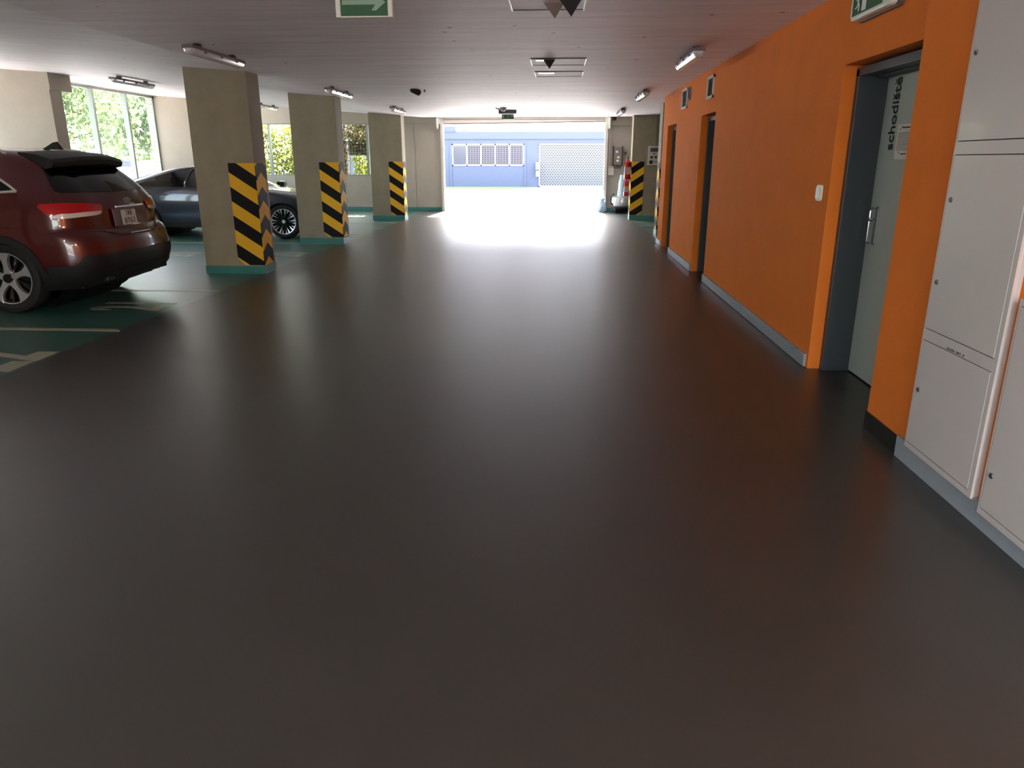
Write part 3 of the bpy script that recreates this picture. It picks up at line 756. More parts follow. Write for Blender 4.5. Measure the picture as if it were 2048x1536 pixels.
SUV = CarShape(
    rear=[(.22, .34), (.30, .14), (.42, .03), (.56, 0), (.70, .015), (.80, .05), (.86, .12), (1.0, .13), (1.10, .15), (1.18, .19),
          (1.30, .30), (1.45, .47), (1.56, .60), (1.62, .72), (1.665, 1.0), (1.685, 1.5)],
    front=[(.22, 4.45), (.42, 4.70), (.6, 4.78), (.8, 4.74), (.95, 4.6), (1.05, 4.1), (1.1, 3.55), (1.2, 3.3), (1.4, 2.95),
           (1.56, 2.65), (1.62, 2.4), (1.665, 2.1), (1.685, 1.9)],
    width=[(.22, .82), (.30, .88), (.42, .925), (.56, .945), (.8, .945), (1.0, .935), (1.10, .92), (1.18, .895), (1.30, .845),
           (1.45, .775), (1.56, .72), (1.62, .66), (1.665, .5), (1.685, .2)],
    rx=.42, ry=.5, fx=.5, fy=.5)
SEDAN = CarShape(
    rear=[(.2, .32), (.4, .08), (.6, 0), (.8, .03), (.95, .08), (1.02, .16), (1.1, .42), (1.2, .8), (1.3, 1.15), (1.38, 1.5), (1.44, 1.9), (1.47, 2.3)],
    front=[(.2, 4.55), (.35, 4.7), (.5, 4.78), (.65, 4.76), (.75, 4.68), (.82, 4.5), (.88, 4.3), (.94, 3.95), (.985, 3.62), (1.0, 3.52),
           (1.1, 3.25), (1.25, 2.88), (1.38, 2.6), (1.44, 2.5), (1.47, 2.4)],
    width=[(.2, .82), (.35, .89), (.5, .925), (.7, .93), (.85, .92), (.95, .895), (1.02, .86), (1.1, .82), (1.25, .74), (1.38, .66), (1.44, .5), (1.47, .15)],
    rx=.5, ry=.5, fx=.55, fy=.6)
# ---------------------------------------------------------------- cars
class Placer:
    """turns (q, z) on a CarShape into points; s = +1 nose along +x, -1 nose along -x; origin = tail centre on the ground"""
    def __init__(s, shape, d): s.c, s.d = shape, d
    def p(s, q, z, side, off=0):
        u, v = s.c.uv(q, z)
        if off:
            e = .01
            a = Vector(s.raw(q+e, z, side))-Vector(s.raw(q-e, z, side)); b = Vector(s.raw(q, z+e, side))-Vector(s.raw(q, z-e, side))
            n = a.cross(b)
            if n.length < 1e-9: n = Vector((0, side, 0))
            n.normalize()
            c = Vector((s.d*s.c.rear(.6)+s.d*2.3, 0, .7))
            if n.dot(Vector(s.raw(q, z, side))-c) < 0: n = -n
            return Vector(s.raw(q, z, side))+n*off
        return Vector((s.d*u, side*v, z))
    def raw(s, q, z, side): u, v = s.c.uv(q, z); return (s.d*u, side*v, z)

def car_body(P, z0, z1, name, m, parent, levels=46, off=0, wheels=None, r=.4):
    nz = levels; Q = [-2+i/8 for i in range(8)]+[-1+i/12 for i in range(12)]+[i/10 for i in range(10)]+[1+i/14 for i in range(14)]+[2+i/8 for i in range(9)]
    ring = [(q, 1) for q in Q]+[(q, -1) for q in Q[::-1][1:-1]]
    vs, fs = [], []; N = len(ring)
    for k in range(nz):
        t = k/(nz-1); t = 1-(1-t)**1.35; z = z0+(z1-z0)*t
        for q, sd in ring: vs.append(P.p(q, z, sd))
    for k in range(nz-1):
        for i in range(N): fs.append((k*N+i, k*N+(i+1)%N, (k+1)*N+(i+1)%N, (k+1)*N+i))
    fs += [tuple(range(N)), tuple(range((nz-1)*N, nz*N))]
    b = MB(); b.add(vs, fs, 0, True); o = b.build(name, [m, M['black']], parent)
    for md in list(o.modifiers): o.modifiers.remove(md)
    if wheels:
        cut = MB()
        for u in wheels: cut.lathe([(0,-1.2),(r,-1.2),(r,1.2),(0,1.2)], (P.d*u, 0, .34), 1, 40)
        co = cut.build('cutter', M['black']);
        for md in list(co.modifiers): co.modifiers.remove(md)
        co.parent = parent
        bo = o.modifiers.new('arches', 'BOOLEAN'); bo.object = co; bo.operation = 'DIFFERENCE'; bo.solver = 'EXACT'; bo.material_mode = 'TRANSFER'
        bpy.context.view_layer.update()
        me = bpy.data.meshes.new_from_object(o.evaluated_get(bpy.context.evaluated_depsgraph_get()))
        o.modifiers.clear(); o.data = me; me.name = name
        bpy.data.objects.remove(co)
    md = o.modifiers.new('edges', 'EDGE_SPLIT'); md.split_angle = math.radians(40)
    return o

def patch(P, poly, name, m, parent, sides=(1, -1), off=.004, step=(.09, .03), mb=None, join=False):
    """a thin skin over the body inside the polygon given in (q, z)"""
    if len(sides) == 2 and mb is None:
        if max(p[0] for p in poly) > 2.99 or min(p[0] for p in poly) < -1.99:      # one piece across the centre line
            mb = MB()
            for s_ in sides: patch(P, poly, name, m, parent, (s_,), off, step, mb)
            return mb.build(name, m, parent)
        ps = parent if isinstance(parent, (list, tuple)) else (parent, parent)
        return [patch(P, poly, name, m, ps[i_], (s_,), off, step) for i_, s_ in enumerate(sides)]
    own = mb is None
    if own: mb = MB()
    dense = []
    for i, a in enumerate(poly):
        b = poly[(i+1) % len(poly)]; k = max(1, int(max(abs(b[0]-a[0])/step[0], abs(b[1]-a[1])/step[1])))
        for j_ in range(k): dense.append((a[0]+(b[0]-a[0])*j_/k, a[1]+(b[1]-a[1])*j_/k))
    sx, sy = step; pts = [Vector(p) for p in [(a/sx, b/sy) for a, b in dense]]; nb = len(pts)
    def inside(x, y):
        c = False
        for i in range(nb):
            a, b = pts[i], pts[i-1]
            if (a.y > y) != (b.y > y) and x < (b.x-a.x)*(y-a.y)/(b.y-a.y)+a.x: c = not c
        return c
    x0, x1 = min(p.x for p in pts), max(p.x for p in pts); y0, y1 = min(p.y for p in pts), max(p.y for p in pts)
    x = math.floor(x0)+.5
    while x < x1:
        y = math.floor(y0)+.5
        while y < y1:
            if inside(x, y) and min((Vector((x, y))-p).length for p in pts[:nb]) > .45: pts.append(Vector((x, y)))
            y += 1
        x += 1
    r = delaunay_2d_cdt(pts, [], [list(range(nb))], 1, 1e-5)
    V2, F2 = r[0], [f for f in r[2] if len(f) > 2]
    for sd in sides:
        vs = [P.p(v.x*sx, v.y*sy, sd, off) for v in V2]; back = [P.p(v.x*sx, v.y*sy, sd, off-.006) for v in V2]
        n_ = len(V2); edges = {}
        for f in F2:
            for i in range(len(f)):
                e = (f[i], f[(i+1) % len(f)])
                if (e[1], e[0]) in edges: edges.pop((e[1], e[0]))
                else: edges[e] = 1
        fs = [tuple(f) for f in F2]+[(a, b, b+n_, a+n_) for a, b in edges]
        mb.add(vs+back, fs, 0, True)
    if own: return mb.build(name, m, parent)

def seam(P, pts, w=.006, sides=(1, -1), name='panel_gap', m=None, parent=None, off=.0025, z_w=None):
    """a narrow line along a path of (q, z)"""
    if len(sides) == 2 and max(p[0] for p in pts) < 2.99 and min(p[0] for p in pts) > -1.99:
        return [seam(P, pts, w, (s_,), name, m, parent, off) for s_ in sides]
    mb = MB()
    for sd in sides:
        dense = []
        for a, b in zip(pts, pts[1:]):
            k = max(1, int(max(abs(b[0]-a[0])/.06, abs(b[1]-a[1])/.03)))
            dense += [(a[0]+(b[0]-a[0])*j_/k, a[1]+(b[1]-a[1])*j_/k) for j_ in range(k)]
        dense.append(pts[-1])
        mb.tube([P.p(q, z, sd, off) for q, z in dense], w/2, 5)
    return mb.build(name, m or M['gap'], parent)

def wheel(parent, loc, R, w, out, style):
    """out = +1/-1: which way along y the face looks. thing's part 'wheel' with tyre, rim, spokes"""
    W = bpy.data.objects.new('wheel', None); C.objects.link(W); W.parent = parent; W.location = loc
    o = out
    prof = [(R*.70, -w/2*.85), (R*.86, -w/2), (R*.965, -w/2*.86), (R, -w/2*.55), (R, w/2*.55), (R*.965, w/2*.86), (R*.86, w/2), (R*.70, w/2*.85)]
    MB().lathe([(a, h*o) for a, h in prof]+[(prof[0][0], prof[0][1]*o)], axis=1, n=56, cap=False).build('tyre', M['rubber'], W)
    MB().lathe([(R*.70, -w*.4*o), (R*.705, w*.44*o), (R*.735, w*.45*o), (R*.735, w*.41*o)], axis=1, n=48, cap=False).build('rim', M['silver'], W)
    MB().lathe([(0, .02*o), (R*.69, .02*o), (R*.69, .03*o), (0, .03*o)], axis=1, n=40).build('brake_disc', M['gloss_black'], W)
    y0, y1 = w*.33*o, w*.43*o
    sil, blk = MB(), MB()
    def spoke(mb, a0, a1, r0, r1, h0, h1, ya, yb):
        """tapering bar from angle a0 radius r0 to angle a1 radius r1"""
        p0 = Vector((r0*math.cos(a0), 0, r0*math.sin(a0))); p1 = Vector((r1*math.cos(a1), 0, r1*math.sin(a1)))
        d = (p1-p0).normalized(); n = Vector((-d.z, 0, d.x))
        vs = []
        for yy, kk in ((ya, 1), (yb, .8)):
            for p, h_ in ((p0, h0), (p1, h1)):
                for s in (-1, 1):
                    v = p+n*h_*s*kk; dep = yy-(.02*o if p is p0 else 0); vs.append((v.x, dep, v.z))
        mb.add(vs, [(0,1,3,2),(4,6,7,5),(0,2,6,4),(1,5,7,3),(0,4,5,1),(2,3,7,6)])
    if style == 'five':
        for k in range(5):
            a = PI/2+k*2*PI/5
            # broad flared spoke with curved sides
            vs = []; st = 9
            for yy in (y0-.02*o, y1):
                for i in range(st):
                    t = i/(st-1); r_ = R*(.12+.60*t); hw_ = .020+.022*(1-t)**3+.060*t**4
                    for s in (-1, 1): vs.append((r_*math.cos(a)-s*hw_*math.sin(a), yy+.02*o*(t-.6), r_*math.sin(a)+s*hw_*math.cos(a)))
            n_ = st*2; fs = []
            for i in range(st-1):
                q = (2*i, 2*i+1, 2*i+3, 2*i+2); fs += [q, tuple(x+n_ for x in q), (2*i, 2*i+2, 2*i+2+n_, 2*i+n_), (2*i+1, 2*i+3, 2*i+3+n_, 2*i+1+n_)]
            sil.add(vs, fs)
            spoke(blk, a+PI/5, a+PI/5, R*.15, R*.70, .012, .014, y0-.03*o, y0)
    else:
        for k in range(5):
            a = PI/2+k*2*PI/5
            for s in (-1, 1):
                spoke(blk, a+s*.12, a+s*.30, R*.12, R*.69, .024, .03, y0-.02*o, y1-.01*o)
                spoke(sil, a+s*.21, a+s*.20, R*.40, R*.70, .004, .017, y0, y1)
                spoke(sil, a+s*.42, a+s*.47, R*.50, R*.70, .003, .012, y0, y1)
        blk.lathe([(0, y0), (R*.24, y0), (R*.22, y1), (0, y1)], axis=1, n=24)
    sil.build('spokes', M['silver'], W, .002); blk.build('inner_spokes', M['gloss_black'], W)
    MB().lathe([(0, y1+.002*o), (R*.10 if style != 'five' else R*.13, y1+.002*o), (R*.11, y1-.03*o), (0, y1-.03*o)], axis=1, n=20).build('hub_cap', M['gloss_black'] if style == 'five' else M['silver'], W)
    return W

# --- dark red SUV, tail towards the aisle -------------------------------------
suv = thing('car', 'dark red SUV parked tail first at the left edge, white licence plate and black spoiler', 'car', (-4.68, 8.17, 0))
P = Placer(SUV, -1)
Z0 = .24
car_body(P, Z0, 1.685, 'body', M['suvred'], suv, wheels=(1.03, 3.81), r=.405)
def ringpoly(u0, zc_, r0, r1, a0, a1, n=26):
    out = []
    for r_, rng in ((r1, range(n+1)), (r0, range(n, -1, -1))):
        for i in rng:
            a = a0+(a1-a0)*i/n; out.append((u0+r_*math.cos(a), max(Z0, zc_+r_*math.sin(a))))
    return out
S = SUV
def uvq(poly, c=S): return [(c.q_at_u(u, z), z) for u, z in poly]
for u0 in (1.03, 3.81):
    patch(P, uvq(ringpoly(u0, .34, .40, .475, -.2, PI+.2)), 'arch_cladding', M['suvblack'], suv, off=.012, step=(.05, .02))
patch(P, uvq([(1.50, Z0), (1.50, .44), (3.36, .44), (3.36, Z0)]), 'sill_cladding', M['suvblack'], suv, off=.008)
patch(P, [(q_, z_) for q_, z_ in [(.985, Z0), (.985, .50), (1.30, .502), (1.36, .53), (1.42, .59), (1.5, .605), (1.9, .60), (2.4, .612), (3.0, .60), (3.0, Z0)]], 'bumper_cladding', M['suvblack'], suv, off=.01)
patch(P, [(-2, Z0), (-2, .5), (-.5, .5), (-.05, .44), (-.05, Z0)], 'front_cladding', M['suvblack'], suv, off=.01)
patch(P, [(1.45, .34), (1.55, .40), (3.0, .44), (3.0, .33), (1.6, .29)], 'skid_plate', M['blackp'], suv, off=.022)
# rear window and spoiler
patch(P, [(1.56, 1.47), (1.52, 1.40), (1.45, 1.29), (1.44, 1.245), (1.50, 1.225), (3.0, 1.215), (3.0, 1.50), (1.6, 1.50)], 'rear_window', M['glass'], suv, off=.005)
sp = MB(); st = 13; vs = []; prof_ = []
for i in range(st):
    v = -1+2*i/(st-1); y_ = v*.63; rn = 1-abs(v)**5
    back = -.0+.10*v*v      # tail edge curves forward to the sides
    u_t = .68+.08*v*v
    secp = [(u_t+.10, 1.650-.02*v*v), (u_t-.10, 1.628-.025*v*v), (.42+back, 1.590-.035*v*v), (.40+back, 1.555-.035*v*v), (.42+back, 1.505-.03*v*v), (u_t-.14, 1.475-.02*v*v), (u_t+.05, 1.44)]
    for u_, z_ in secp: vs.append((-u_, y_, z_))
fs = []; ns = 7
for i in range(st-1):
    for k_ in range(ns): fs.append((i*ns+k_, i*ns+(k_+1)%ns, (i+1)*ns+(k_+1)%ns, (i+1)*ns+k_))
fs += [tuple(range(ns)), tuple(range((st-1)*ns, st*ns))]
sp.add(vs, fs, 0, True); sp.build('spoiler', M['blackp'], suv, .006)
# tail lamps
lo_ = patch(P, [(1.092, 1.095), (1.135, 1.122), (1.47, 1.126), (1.85, 1.115), (2.09, 1.09), (2.04, 1.03), (2.0, 1.004), (1.93, .993), (1.66, .985), (1.40, .975), (1.25, .981), (1.16, 1.038)], 'tail_lamp', M['redlens'], suv, off=.012, step=(.06, .015))
patch(P, [(1.36, 1.022), (1.52, 1.024), (1.714, 1.03), (2.04, 1.032), (2.0, 1.004), (1.93, .993), (1.66, .985), (1.40, .975), (1.25, .983), (1.22, 1.00)], 'reverse_lens', M['whitelens'], lo_, off=.0155, step=(.06, .012))
# hatch outline
seam(P, [(1.60, 1.50), (1.40, 1.27), (1.33, 1.14), (1.80, .92), (2.0, .80), (2.3, .765), (3.0, .76)], .007, name='tailgate_gap', parent=suv)
seam(P, [(1.05, .84), (1.5, .835), (1.8, .83), (2.1, .80)], .006, name='bumper_gap', parent=suv)
# number plate recess, plate, chrome bars and badge (tail plane, y across)
def rear_u(y, z): return S.uv(S.q_at_v(abs(y), z), z)[0]
def tail(mb, y0, y1, z0, z1, d0, d1, n=1):
    u0, u1 = S.rear(z0), S.rear(z1)
    vs = []
    for d in (d0, d1):
        for y_, z_, u_ in ((y0, z0, u0), (y1, z0, u0), (y1, z1, u1), (y0, z1, u1)): vs.append((-u_+d, y_, z_))
    mb.add(vs, [(0,1,2,3),(7,6,5,4),(0,4,5,1),(1,5,6,2),(2,6,7,3),(3,7,4,0)]); return mb
tail(MB(), -.33, .33, .864, 1.045, .000, .004).build('plate_recess', M['suvred'], suv)
pl = tail(MB(), -.19, .09, .862, 1.022, .006, .012).build('licence_plate', M['paper'], suv, .002)
un = (S.rear(1.022)-S.rear(.862)); upv = Vector((-un, 0, .16)).normalized()
for s_, z_ in (('7AR', .984), ('8763', .902)):
    text(s_, .085, M['gap'], 'plate_lettering', pl, frame((-S.rear(z_)+.0135, -.05, z_), (0, 1, 0), upv), .001, fit=.13 if len(s_) == 3 else .2)
b = MB(); tail(b, -.27, .27, 1.052, 1.072, .004, .02); b.build('chrome_bar', M['chrome'], suv, .003)
b = MB(); tail(b, -.20, .20, .775, .787, .004, .012); b.build('chrome_strip', M['chrome'], suv)
bd = MB(); vs = []; n_ = 28; ub = S.rear(1.12)
for r_, d_ in ((1, .006), (1, .014), (.84, .014), (.84, .006)):
    for k_ in range(n_): a = 2*PI*k_/n_; vs.append((-ub+d_, .068*r_*math.cos(a), 1.12+.034*r_*math.sin(a)))
fs = [(i*n_+k_, i*n_+(k_+1)%n_, ((i+1)%4)*n_+(k_+1)%n_, ((i+1)%4)*n_+k_) for i in range(4) for k_ in range(n_)]
bd.add(vs, fs); bo_ = bd.build('emblem', M['chrome'], suv)
text('KIA', .046, M['chrome'], 'emblem_letters', bo_, frame((-ub+.012, 0, 1.12), (0, 1, 0), (0, 0, 1)), .003, 1.0, bold=.001)
# side windows with chrome surround
qg = [(.972, 1.245), (.955, 1.30), (.925, 1.36), (.895, 1.42), (.86, 1.47), (.80, 1.50), (.45, 1.52), (.22, 1.49), (.12, 1.44), (-.10, 1.25), (-.12, 1.19), (.3, 1.20), (.7, 1.215)]
patch(P, qg, 'side_window', M['glass'], suv, off=.005)
seam(P, qg+[qg[0]], .026, name='chrome_surround', parent=suv, m=M['galv'], off=.007)
for q_ in (.70, .38): seam(P, [(q_+.01, .34), (q_, 1.0), (q_, 1.21)], .006, name='door_gap', parent=suv)
for q_ in (.60, .30): seam(P, [(q_, 1.04), (q_-.07, 1.045)], .03, name='door_handle', parent=suv, m=M['suvred'], off=.03)
patch(P, [(-2, 1.11), (-2, 1.54), (-1.35, 1.54), (-1.0, 1.13)], 'windscreen', M['glass'], suv, off=.006)
# roof rails and antenna
for s in (-1, 1): MB().tube([(-.96, s*.655, 1.60), (-1.02, s*.655, 1.645), (-1.2, s*.66, 1.668), (-2.2, s*.655, 1.675), (-2.5, s*.64, 1.65), (-2.58, s*.63, 1.60)], .015).build('roof_rail', M['galv'], suv)
fin = MB(); fin.prism([(-.80, 1.655), (-.83, 1.745), (-.86, 1.745), (-1.02, 1.67)], -.014, .014, 1)
fin = MB(); vs = [(-.80,-.035,1.66),(-.80,.035,1.66),(-1.04,0,1.66),(-.84,-.006,1.745),(-.84,.006,1.745),(-.90,0,1.735)]
fin.add(vs, [(0,1,2),(0,3,4,1),(1,4,5,2),(0,2,5,3),(3,5,4)]); fin.build('antenna', M['suvblack'], suv, .004)
MB().tube([(-.62, -.0, .30), (-.28, 0, .30)], .01).build('tow_mount', M['black'], suv)
for s in (-1, 1): MB().box(-.25, -.12, s*.55-.07, s*.55+.07, .30, .36).build('exhaust_trim', M['blackp'], suv, .01)
MB().box(-4.4, -.35, -.70, .70, .22, .30).build('underbody', M['black'], suv, .02)
for u0 in (1.03, 3.81):
    for s in (-1, 1): wheel(suv, (-u0, s*.80, .365), .365, .235, s, 'five')
    MB().lathe([(.40,-.62),(.40,.62)], (-u0, 0, .34), 1, 30, cap=False).build('wheel_well', M['black'], suv)

# --- dark blue-grey car, nose towards the aisle ---------------------------------
sed = thing('car', 'dark blue grey fastback car parked nose first behind the two nearest columns', 'car', (-9.50, 15.80, 0))
P2 = Placer(SEDAN, 1); S2 = SEDAN; Z0 = .22
car_body(P2, Z0, 1.47, 'body', M['navy'], sed, wheels=(1.02, 3.94), r=.375)
gq = [(1.10, 1.06), (1.16, 1.13), (1.02, 1.22), (.93, 1.29), (.82, 1.35), (.55, 1.40), (.25, 1.39), (.10, 1.34), (-.35, 1.16), (-.62, 1.04), (-.3, 1.015), (.5, 1.01)]
patch(P2, gq, 'side_window', M['glass'], sed, off=.004)
seam(P2, gq+[gq[0]], .014, name='window_trim', parent=sed, m=M['blackp'], off=.005)
seam(P2, [(.42, 1.01), (.42, 1.39)], .05, name='door_pillar', parent=sed, m=M['gloss_black'], off=.003)
for pts in ([(.44, .32), (.44, .8), (.42, 1.0)], [(.93, .62), (.97, .85), (1.0, 1.0)], [(-.08, .32), (-.10, .8), (-.2, 1.0)]): seam(P2, pts, .006, name='door_gap', parent=sed)
for q_ in (.78, .28): patch(P2, [(q_, .865), (q_+.005, .895), (q_-.10, .895), (q_-.095, .865)], 'door_handle', M['black'], sed, off=.004, step=(.03, .012))
patch(P2, [(-2, 1.02), (-2, 1.40), (-1.45, 1.39), (-1.05, 1.04)], 'windscreen', M['glass'], sed, off=.006)
patch(P2, [(3, 1.08), (3, 1.40), (1.9, 1.39), (1.5, 1.10)], 'rear_window', M['glass'], sed, off=.006)
patch(P2, uvq([(1.42, Z0), (1.42, .33), (3.55, .33), (3.55, Z0)], S2), 'sill_cladding', M['gloss_black'], sed, off=.006)
patch(P2, [(-1.6, .62), (-1.3, .70), (-.75, .74), (-.62, .72), (-.9, .64)], 'headlamp', M['whitelens'], sed, off=.006)
patch(P2, [(1.25, .86), (1.5, .93), (3, .93), (3, .89), (1.6, .87)], 'tail_lamp', M['redlens'], sed, off=.006)
patch(P2, [(-2, .26), (-2, .5), (-1.2, .46), (-1.1, .28)], 'grille', M['gloss_black'], sed, off=.006)
seam(P2, [(-2, .80), (-1.2, .85), (-.8, .90), (-.55, .965)], .006, name='bonnet_gap', parent=sed)
MB().box(.4, 4.4, -.68, .68, .20, .28).build('underbody', M['black'], sed, .02)
for s in (-1, 1):
    m_ = MB().rbox(3.18, 3.36, s*1.0-.09, s*1.0+.09, .98, 1.09, .04, 1).build('wing_mirror', M['navy'], sed, .02)
for u0 in (1.02, 3.94):
    for s in (-1, 1): wheel(sed, (u0, s*.80, .345), .345, .225, s, 'multi')
    MB().lathe([(.37,-.62),(.37,.62)], (u0, 0, .34), 1, 30, cap=False).build('wheel_well', M['black'], sed)
# ---------------------------------------------------------------- outdoors
def leaves(rnd, n, sampler, size, parent, name, m, droop=.3):
    vs, fs = [], []
    for i in range(n):
        c = Vector(sampler(rnd)); s = size*rnd.uniform(.6, 1.35)
        d = Vector((rnd.gauss(0,1), rnd.gauss(0,1), rnd.gauss(0,1)-droop)).normalized()
        u = d.cross(Vector((rnd.gauss(0,1), rnd.gauss(0,1), rnd.gauss(0,1)))).normalized()
        n3 = d.cross(u)
        b = len(vs); w_ = s*.42
        vs += [c-d*s*.5, c+u*w_-d*s*.1+n3*s*.08, c+d*s*.6, c-u*w_-d*s*.1+n3*s*.08]; fs.append((b, b+1, b+2, b+3))
    me = bpy.data.meshes.new(name); me.from_pydata([tuple(v) for v in vs], [], fs); me.materials.append(m)
    o = bpy.data.objects.new(name, me); C.objects.link(o); o.parent = parent
    return o
def vine(loc, w, h, n, seed, label, m, thick=.5, hang=False, z0=.2):
    t = thing('climbing_plant', label, 'climbing plant', loc, group=None); r = random.Random(seed)
    st = MB()
    for k in range(int(w*5)):
        x = r.uniform(0, w); pts = [(x, 0, 0)]
        z = 0
        while z < h-.1:
            z += .3; pts.append((pts[-1][0]+r.uniform(-.08,.08), r.uniform(-.08,.08), z))
        st.tube(pts, .009, 5)
    st.build('stems', M['bark'], t)
    def smp(r):
        while True:
            x, z = r.uniform(0, w), r.uniform(z0, h)
            d = .5+.5*math.sin(x*4.1+seed)*math.cos(z*3.3+x*1.7)
            if r.random() < .45+.55*d: return (x, r.uniform(-thick/2, thick/2), z)
    leaves(r, int(n*1.9), smp, .085, t, 'foliage', m)
    return t
vine((-10.1, 24.75, 0), 2.1, 2.62, 3600, 3, 'bright yellow green climbing plant outside the grille window between the first two columns', M['ivy'])
vine((-7.85, 24.75, 0), .95, 2.75, 2300, 5, 'climbing plant outside the grille window behind the middle column', M['ivydark'], z0=1.0)
vine((-6.8, 25.15, 0), 1.9, 2.75, 3000, 9, 'brown and green tangled creeper outside the grille window beside the third column', M['ivy'])
vine((-6.75, 24.45, 0), 1.6, 2.8, 1500, 12, 'dry brown creeper stems hanging in front of the green creeper at the back window', M['ivydark'], z0=1.7, thick=.3)
def tree(loc, h, r0, seed, label, n=4600, z0=1.6, size=.22):
    t = thing('tree', label, 'tree', loc, group='trees outside the left windows'); r = random.Random(seed)
    b = MB(); b.tube([(0,0,0),(.05,.05,h*.3),(-.05,.1,h*.6),(0,0,h*.85)], [.17,.14,.09,.04], 10)
    tips = []
    for k in range(15):
        a = r.uniform(0, 2*PI); zz = r.uniform(h*.28, h*.8); L = r0*r.uniform(.5, .95)*(1-.5*abs(zz/h-.5))
        e = (L*math.cos(a), L*math.sin(a), zz+r.uniform(.1,.9)); b.tube([(0,0,zz-.3),(e[0]*.5,e[1]*.5,zz+.1),e], [.06,.04,.015], 6); tips.append(e)
        tips.append((e[0]*.55, e[1]*.55, zz+.3))
    b.build('trunk', M['bark'], t)
    def smp(r):
        c = r.choice(tips); k = r0*.30
        return (c[0]+r.gauss(0,k), c[1]+r.gauss(0,k), max(z0, c[2]+r.gauss(0,k*.8)))
    leaves(r, n, smp, size, t, 'foliage', M['tree']); return t
tree((-19.5, 27.5, 0), 7.5, 3.0, 1, 'loose green tree at the left side of the large left window')
tree((-26, 42.0, 0), 9, 3.4, 2, 'pale green tree in the middle of the large left window', 4500)
tree((-19.0, 36.0, 0), 6.5, 2.3, 4, 'dark leaved tree at the right side of the large left window')
tree((-21.5, 21.0, 0), 8, 2.8, 6, 'bright tree seen through the window at the left edge of the photo')
tree((-28.0, 32.0, 0), 8, 3.0, 7, 'broad tree farther behind the left window trees')
tree((-15.0, 13.0, 0), 7, 2.4, 8, 'tree close to the left wall, behind the red car')
tree((-16.0, 8.0, 0), 7, 2.6, 9, 'tree beyond the left wall nearest the viewer')
# pale house with a blue window behind the trees
hs = thing('house', 'small white house with a blue window far behind the left window trees', 'building', (-38, 66, 0))
MB().box(-9, 9, -.2, 6, 0, 3.3).build('walls', M['whitew'], hs)
MB().prism([(-.6, 3.3), (6.4, 3.3), (2.9, 5.2)], -9.4, 9.4, 0).build('roof', M['pinkw'], hs)
wn = MB().box(-1.5, .4, -.26, -.2, .9, 2.6).build('window_frame', M['whitew'], hs)
MB().box(-1.35, .25, -.28, -.26, 1.0, 2.5).build('pane', M['bluew'], wn)

# blue building across the yard
bd_ = thing('building', 'blue building across the yard with a barred window and a white lattice gate', 'building', (0, 45, 0))
wb = MB(); T = 5.5
wb.box(-16, -6.22, 0, T, 0, 2.72); wb.box(-6.22, -1.93, 0, T, 0, 1.22); wb.box(-6.22, -1.93, 0, T, 2.45, 2.72); wb.box(-1.93, -1.02, 0, T, 0, 2.72)
wb.box(-1.02, 3.05, 0, T, 2.45, 2.72); wb.box(3.05, 14, 0, T, 0, 2.72)
wb.build('wall', M['bluew'], bd_)
MB().box(-16, 14, -.10, T, 2.72, 3.13).build('frieze', M['bluew'], bd_, .01)
for x in (-6.30, -1.88): MB().box(x-.06, x+.06, -.05, 0, 0, 2.5).build('pilaster', M['bluew'], bd_)
MB().box(-16, -6.0, -.16, 0, 3.13, 3.42).build('cornice', M['bluew'], bd_)
MB().box(-16, -.55, .3, T, 3.13, 4.4).build('upper_wall', M['pinkw'], bd_)
MB().box(-.55, 14, .1, T, 3.08, 4.4).build('white_fascia', M['whitew'], bd_)
MB().box(-18, 16, 6.0, 14, 0, 9.2).build('sky_blocker', mat('pale_blocker', srgb(242,237,234), .8), bd_)  # unseen block added to hide low sky; pale to lift the floor reflection
for i_ in range(8): MB().box(-15.5+i_*4, -13.6+i_*4, 5.9, 6.0, 5.8, 7.4).build('blocker_window', M['pane'], bd_)  # panes on the added sky block
vt = MB()
for k_ in range(3): vt.box(-5.65, -5.25, .26, .3, 3.22+k_*.1, 3.27+k_*.1)
vt.build('vent_slats', M['lampbody'], bd_)
wf = MB(); x0, x1, z0, z1 = -6.22, -1.93, 1.22, 2.45
wf.box(x0, x1, -.04, .06, z0, z0+.07); wf.box(x0, x1, -.04, .06, z1-.08, z1); 
for i in range(6):
    x = x0+(x1-x0-.08)*i/5; wf.box(x, x+.08, -.04, .06, z0, z1)
wfo = wf.build('window_frame', M['whitew'], bd_)
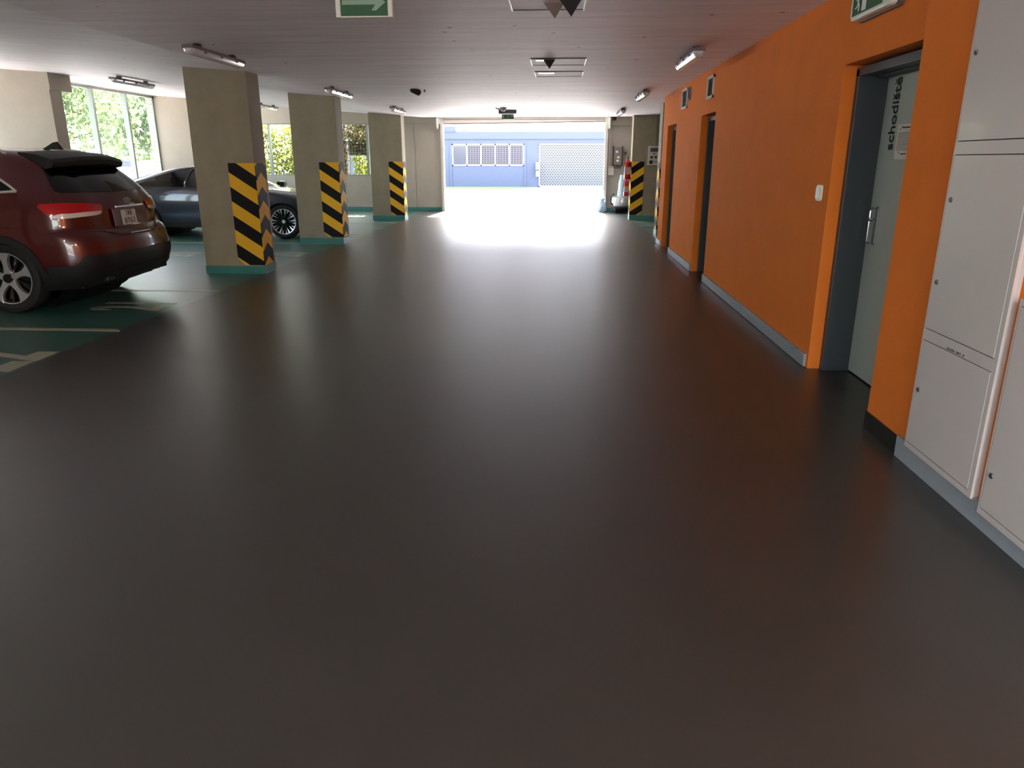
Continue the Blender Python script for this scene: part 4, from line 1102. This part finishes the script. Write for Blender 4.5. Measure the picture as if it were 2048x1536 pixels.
def grid_mat(name, a, b, sx, sz, th=.5, brick=False, bar=.3):
    m = bpy.data.materials.new(name); m.use_nodes = True; n, l = m.node_tree.nodes, m.node_tree.links; p = n['Principled BSDF']
    p.inputs['Roughness'].default_value = .6
    tc = n.new('ShaderNodeTexCoord'); sp_ = n.new('ShaderNodeSeparateXYZ'); l.new(tc.outputs['Object'], sp_.inputs[0])
    cb_ = n.new('ShaderNodeCombineXYZ'); l.new(sp_.outputs[0], cb_.inputs[0]); l.new(sp_.outputs[2], cb_.inputs[1])
    br = n.new('ShaderNodeTexBrick'); br.inputs['Scale'].default_value = 1
    br.inputs['Brick Width'].default_value = sx; br.inputs['Row Height'].default_value = sz; br.inputs['Mortar Size'].default_value = bar
    br.inputs['Mortar Smooth'].default_value = 0; br.offset = .5 if brick else 0
    br.inputs['Color1'].default_value = a; br.inputs['Color2'].default_value = a; br.inputs['Mortar'].default_value = b
    l.new(cb_.outputs[0], br.inputs[0]); l.new(br.outputs[0], p.inputs['Base Color'])
    return m
M['bars'] = grid_mat('barred_panes', srgb(38,42,62), srgb(96,84,82), .16, .11, bar=.022)
for i in range(5):
    a = x0+(x1-x0-.08)*i/5+.08; b_ = x0+(x1-x0-.08)*(i+1)/5
    MB().box(a, b_, .0, .04, z0+.07, z1-.08).build('pane', M['pane'] if i == 0 else M['bars'], wfo)
gt = MB().box(-1.02, 3.05, -.03, .05, .05, 2.42).build('lattice_gate', grid_mat('gate_slots', srgb(22,18,20), srgb(116,113,113), .155, .097, brick=True, bar=.027), bd_)
gf = MB()
for q in ((-1.06, -1.0, 0, 2.45), (3.0, 3.06, 0, 2.45), (-1.06, 3.06, 2.40, 2.46), (-1.06, 3.06, 0, .08)): gf.box(q[0], q[1], -.06, .05, q[2], q[3])
gf.build('gate_frame', M['whitew'], gt)
gs = MB().box(-1.24, -1.05, -.55, -.05, 1.02, 1.42).build('letter_box', M['whitew'], bd_)
MB().box(-1.2, -1.05, -.57, -.55, 1.10, 1.34).build('front_plate', M['lampbody'], gs)
MB().box(-1.22, -1.05, -.50, -.05, .62, .95).build('meter_box', M['whitew'], bd_)
# grass strip, kerb
gr = MB(); gr.prism([(-16,37.5),(-7.2,38.6),(-4.6,39.8),(-2.6,42.2),(-1.4,44.9),(-16,44.9)], .0, .03, 2)
tag(gr.build('grass', M['grass']), 'sunlit strip of short grass at the foot of the blue building', 'grass', kind='stuff')
for i in range(8):
    x = -9.5+i*.98
    t = MB().rbox(x, x+.95, 35.4+.14*i, 35.55+.14*i, 0, .09, .02, 0).build('kerb_stone', M['asph']); tag(t, ['kerb stone in the yard, leftmost visible one','kerb stone second from the left in the yard','kerb stone third from the left in the yard','kerb stone left of the middle of the row in the yard','kerb stone right of the middle of the row in the yard','kerb stone third from the right end in the yard','kerb stone second from the right end in the yard','kerb stone at the right end of the row in the yard'][i], 'kerb stone', 'kerb stones in the yard')
# yard is closed on both sides by plain garden walls well outside the view
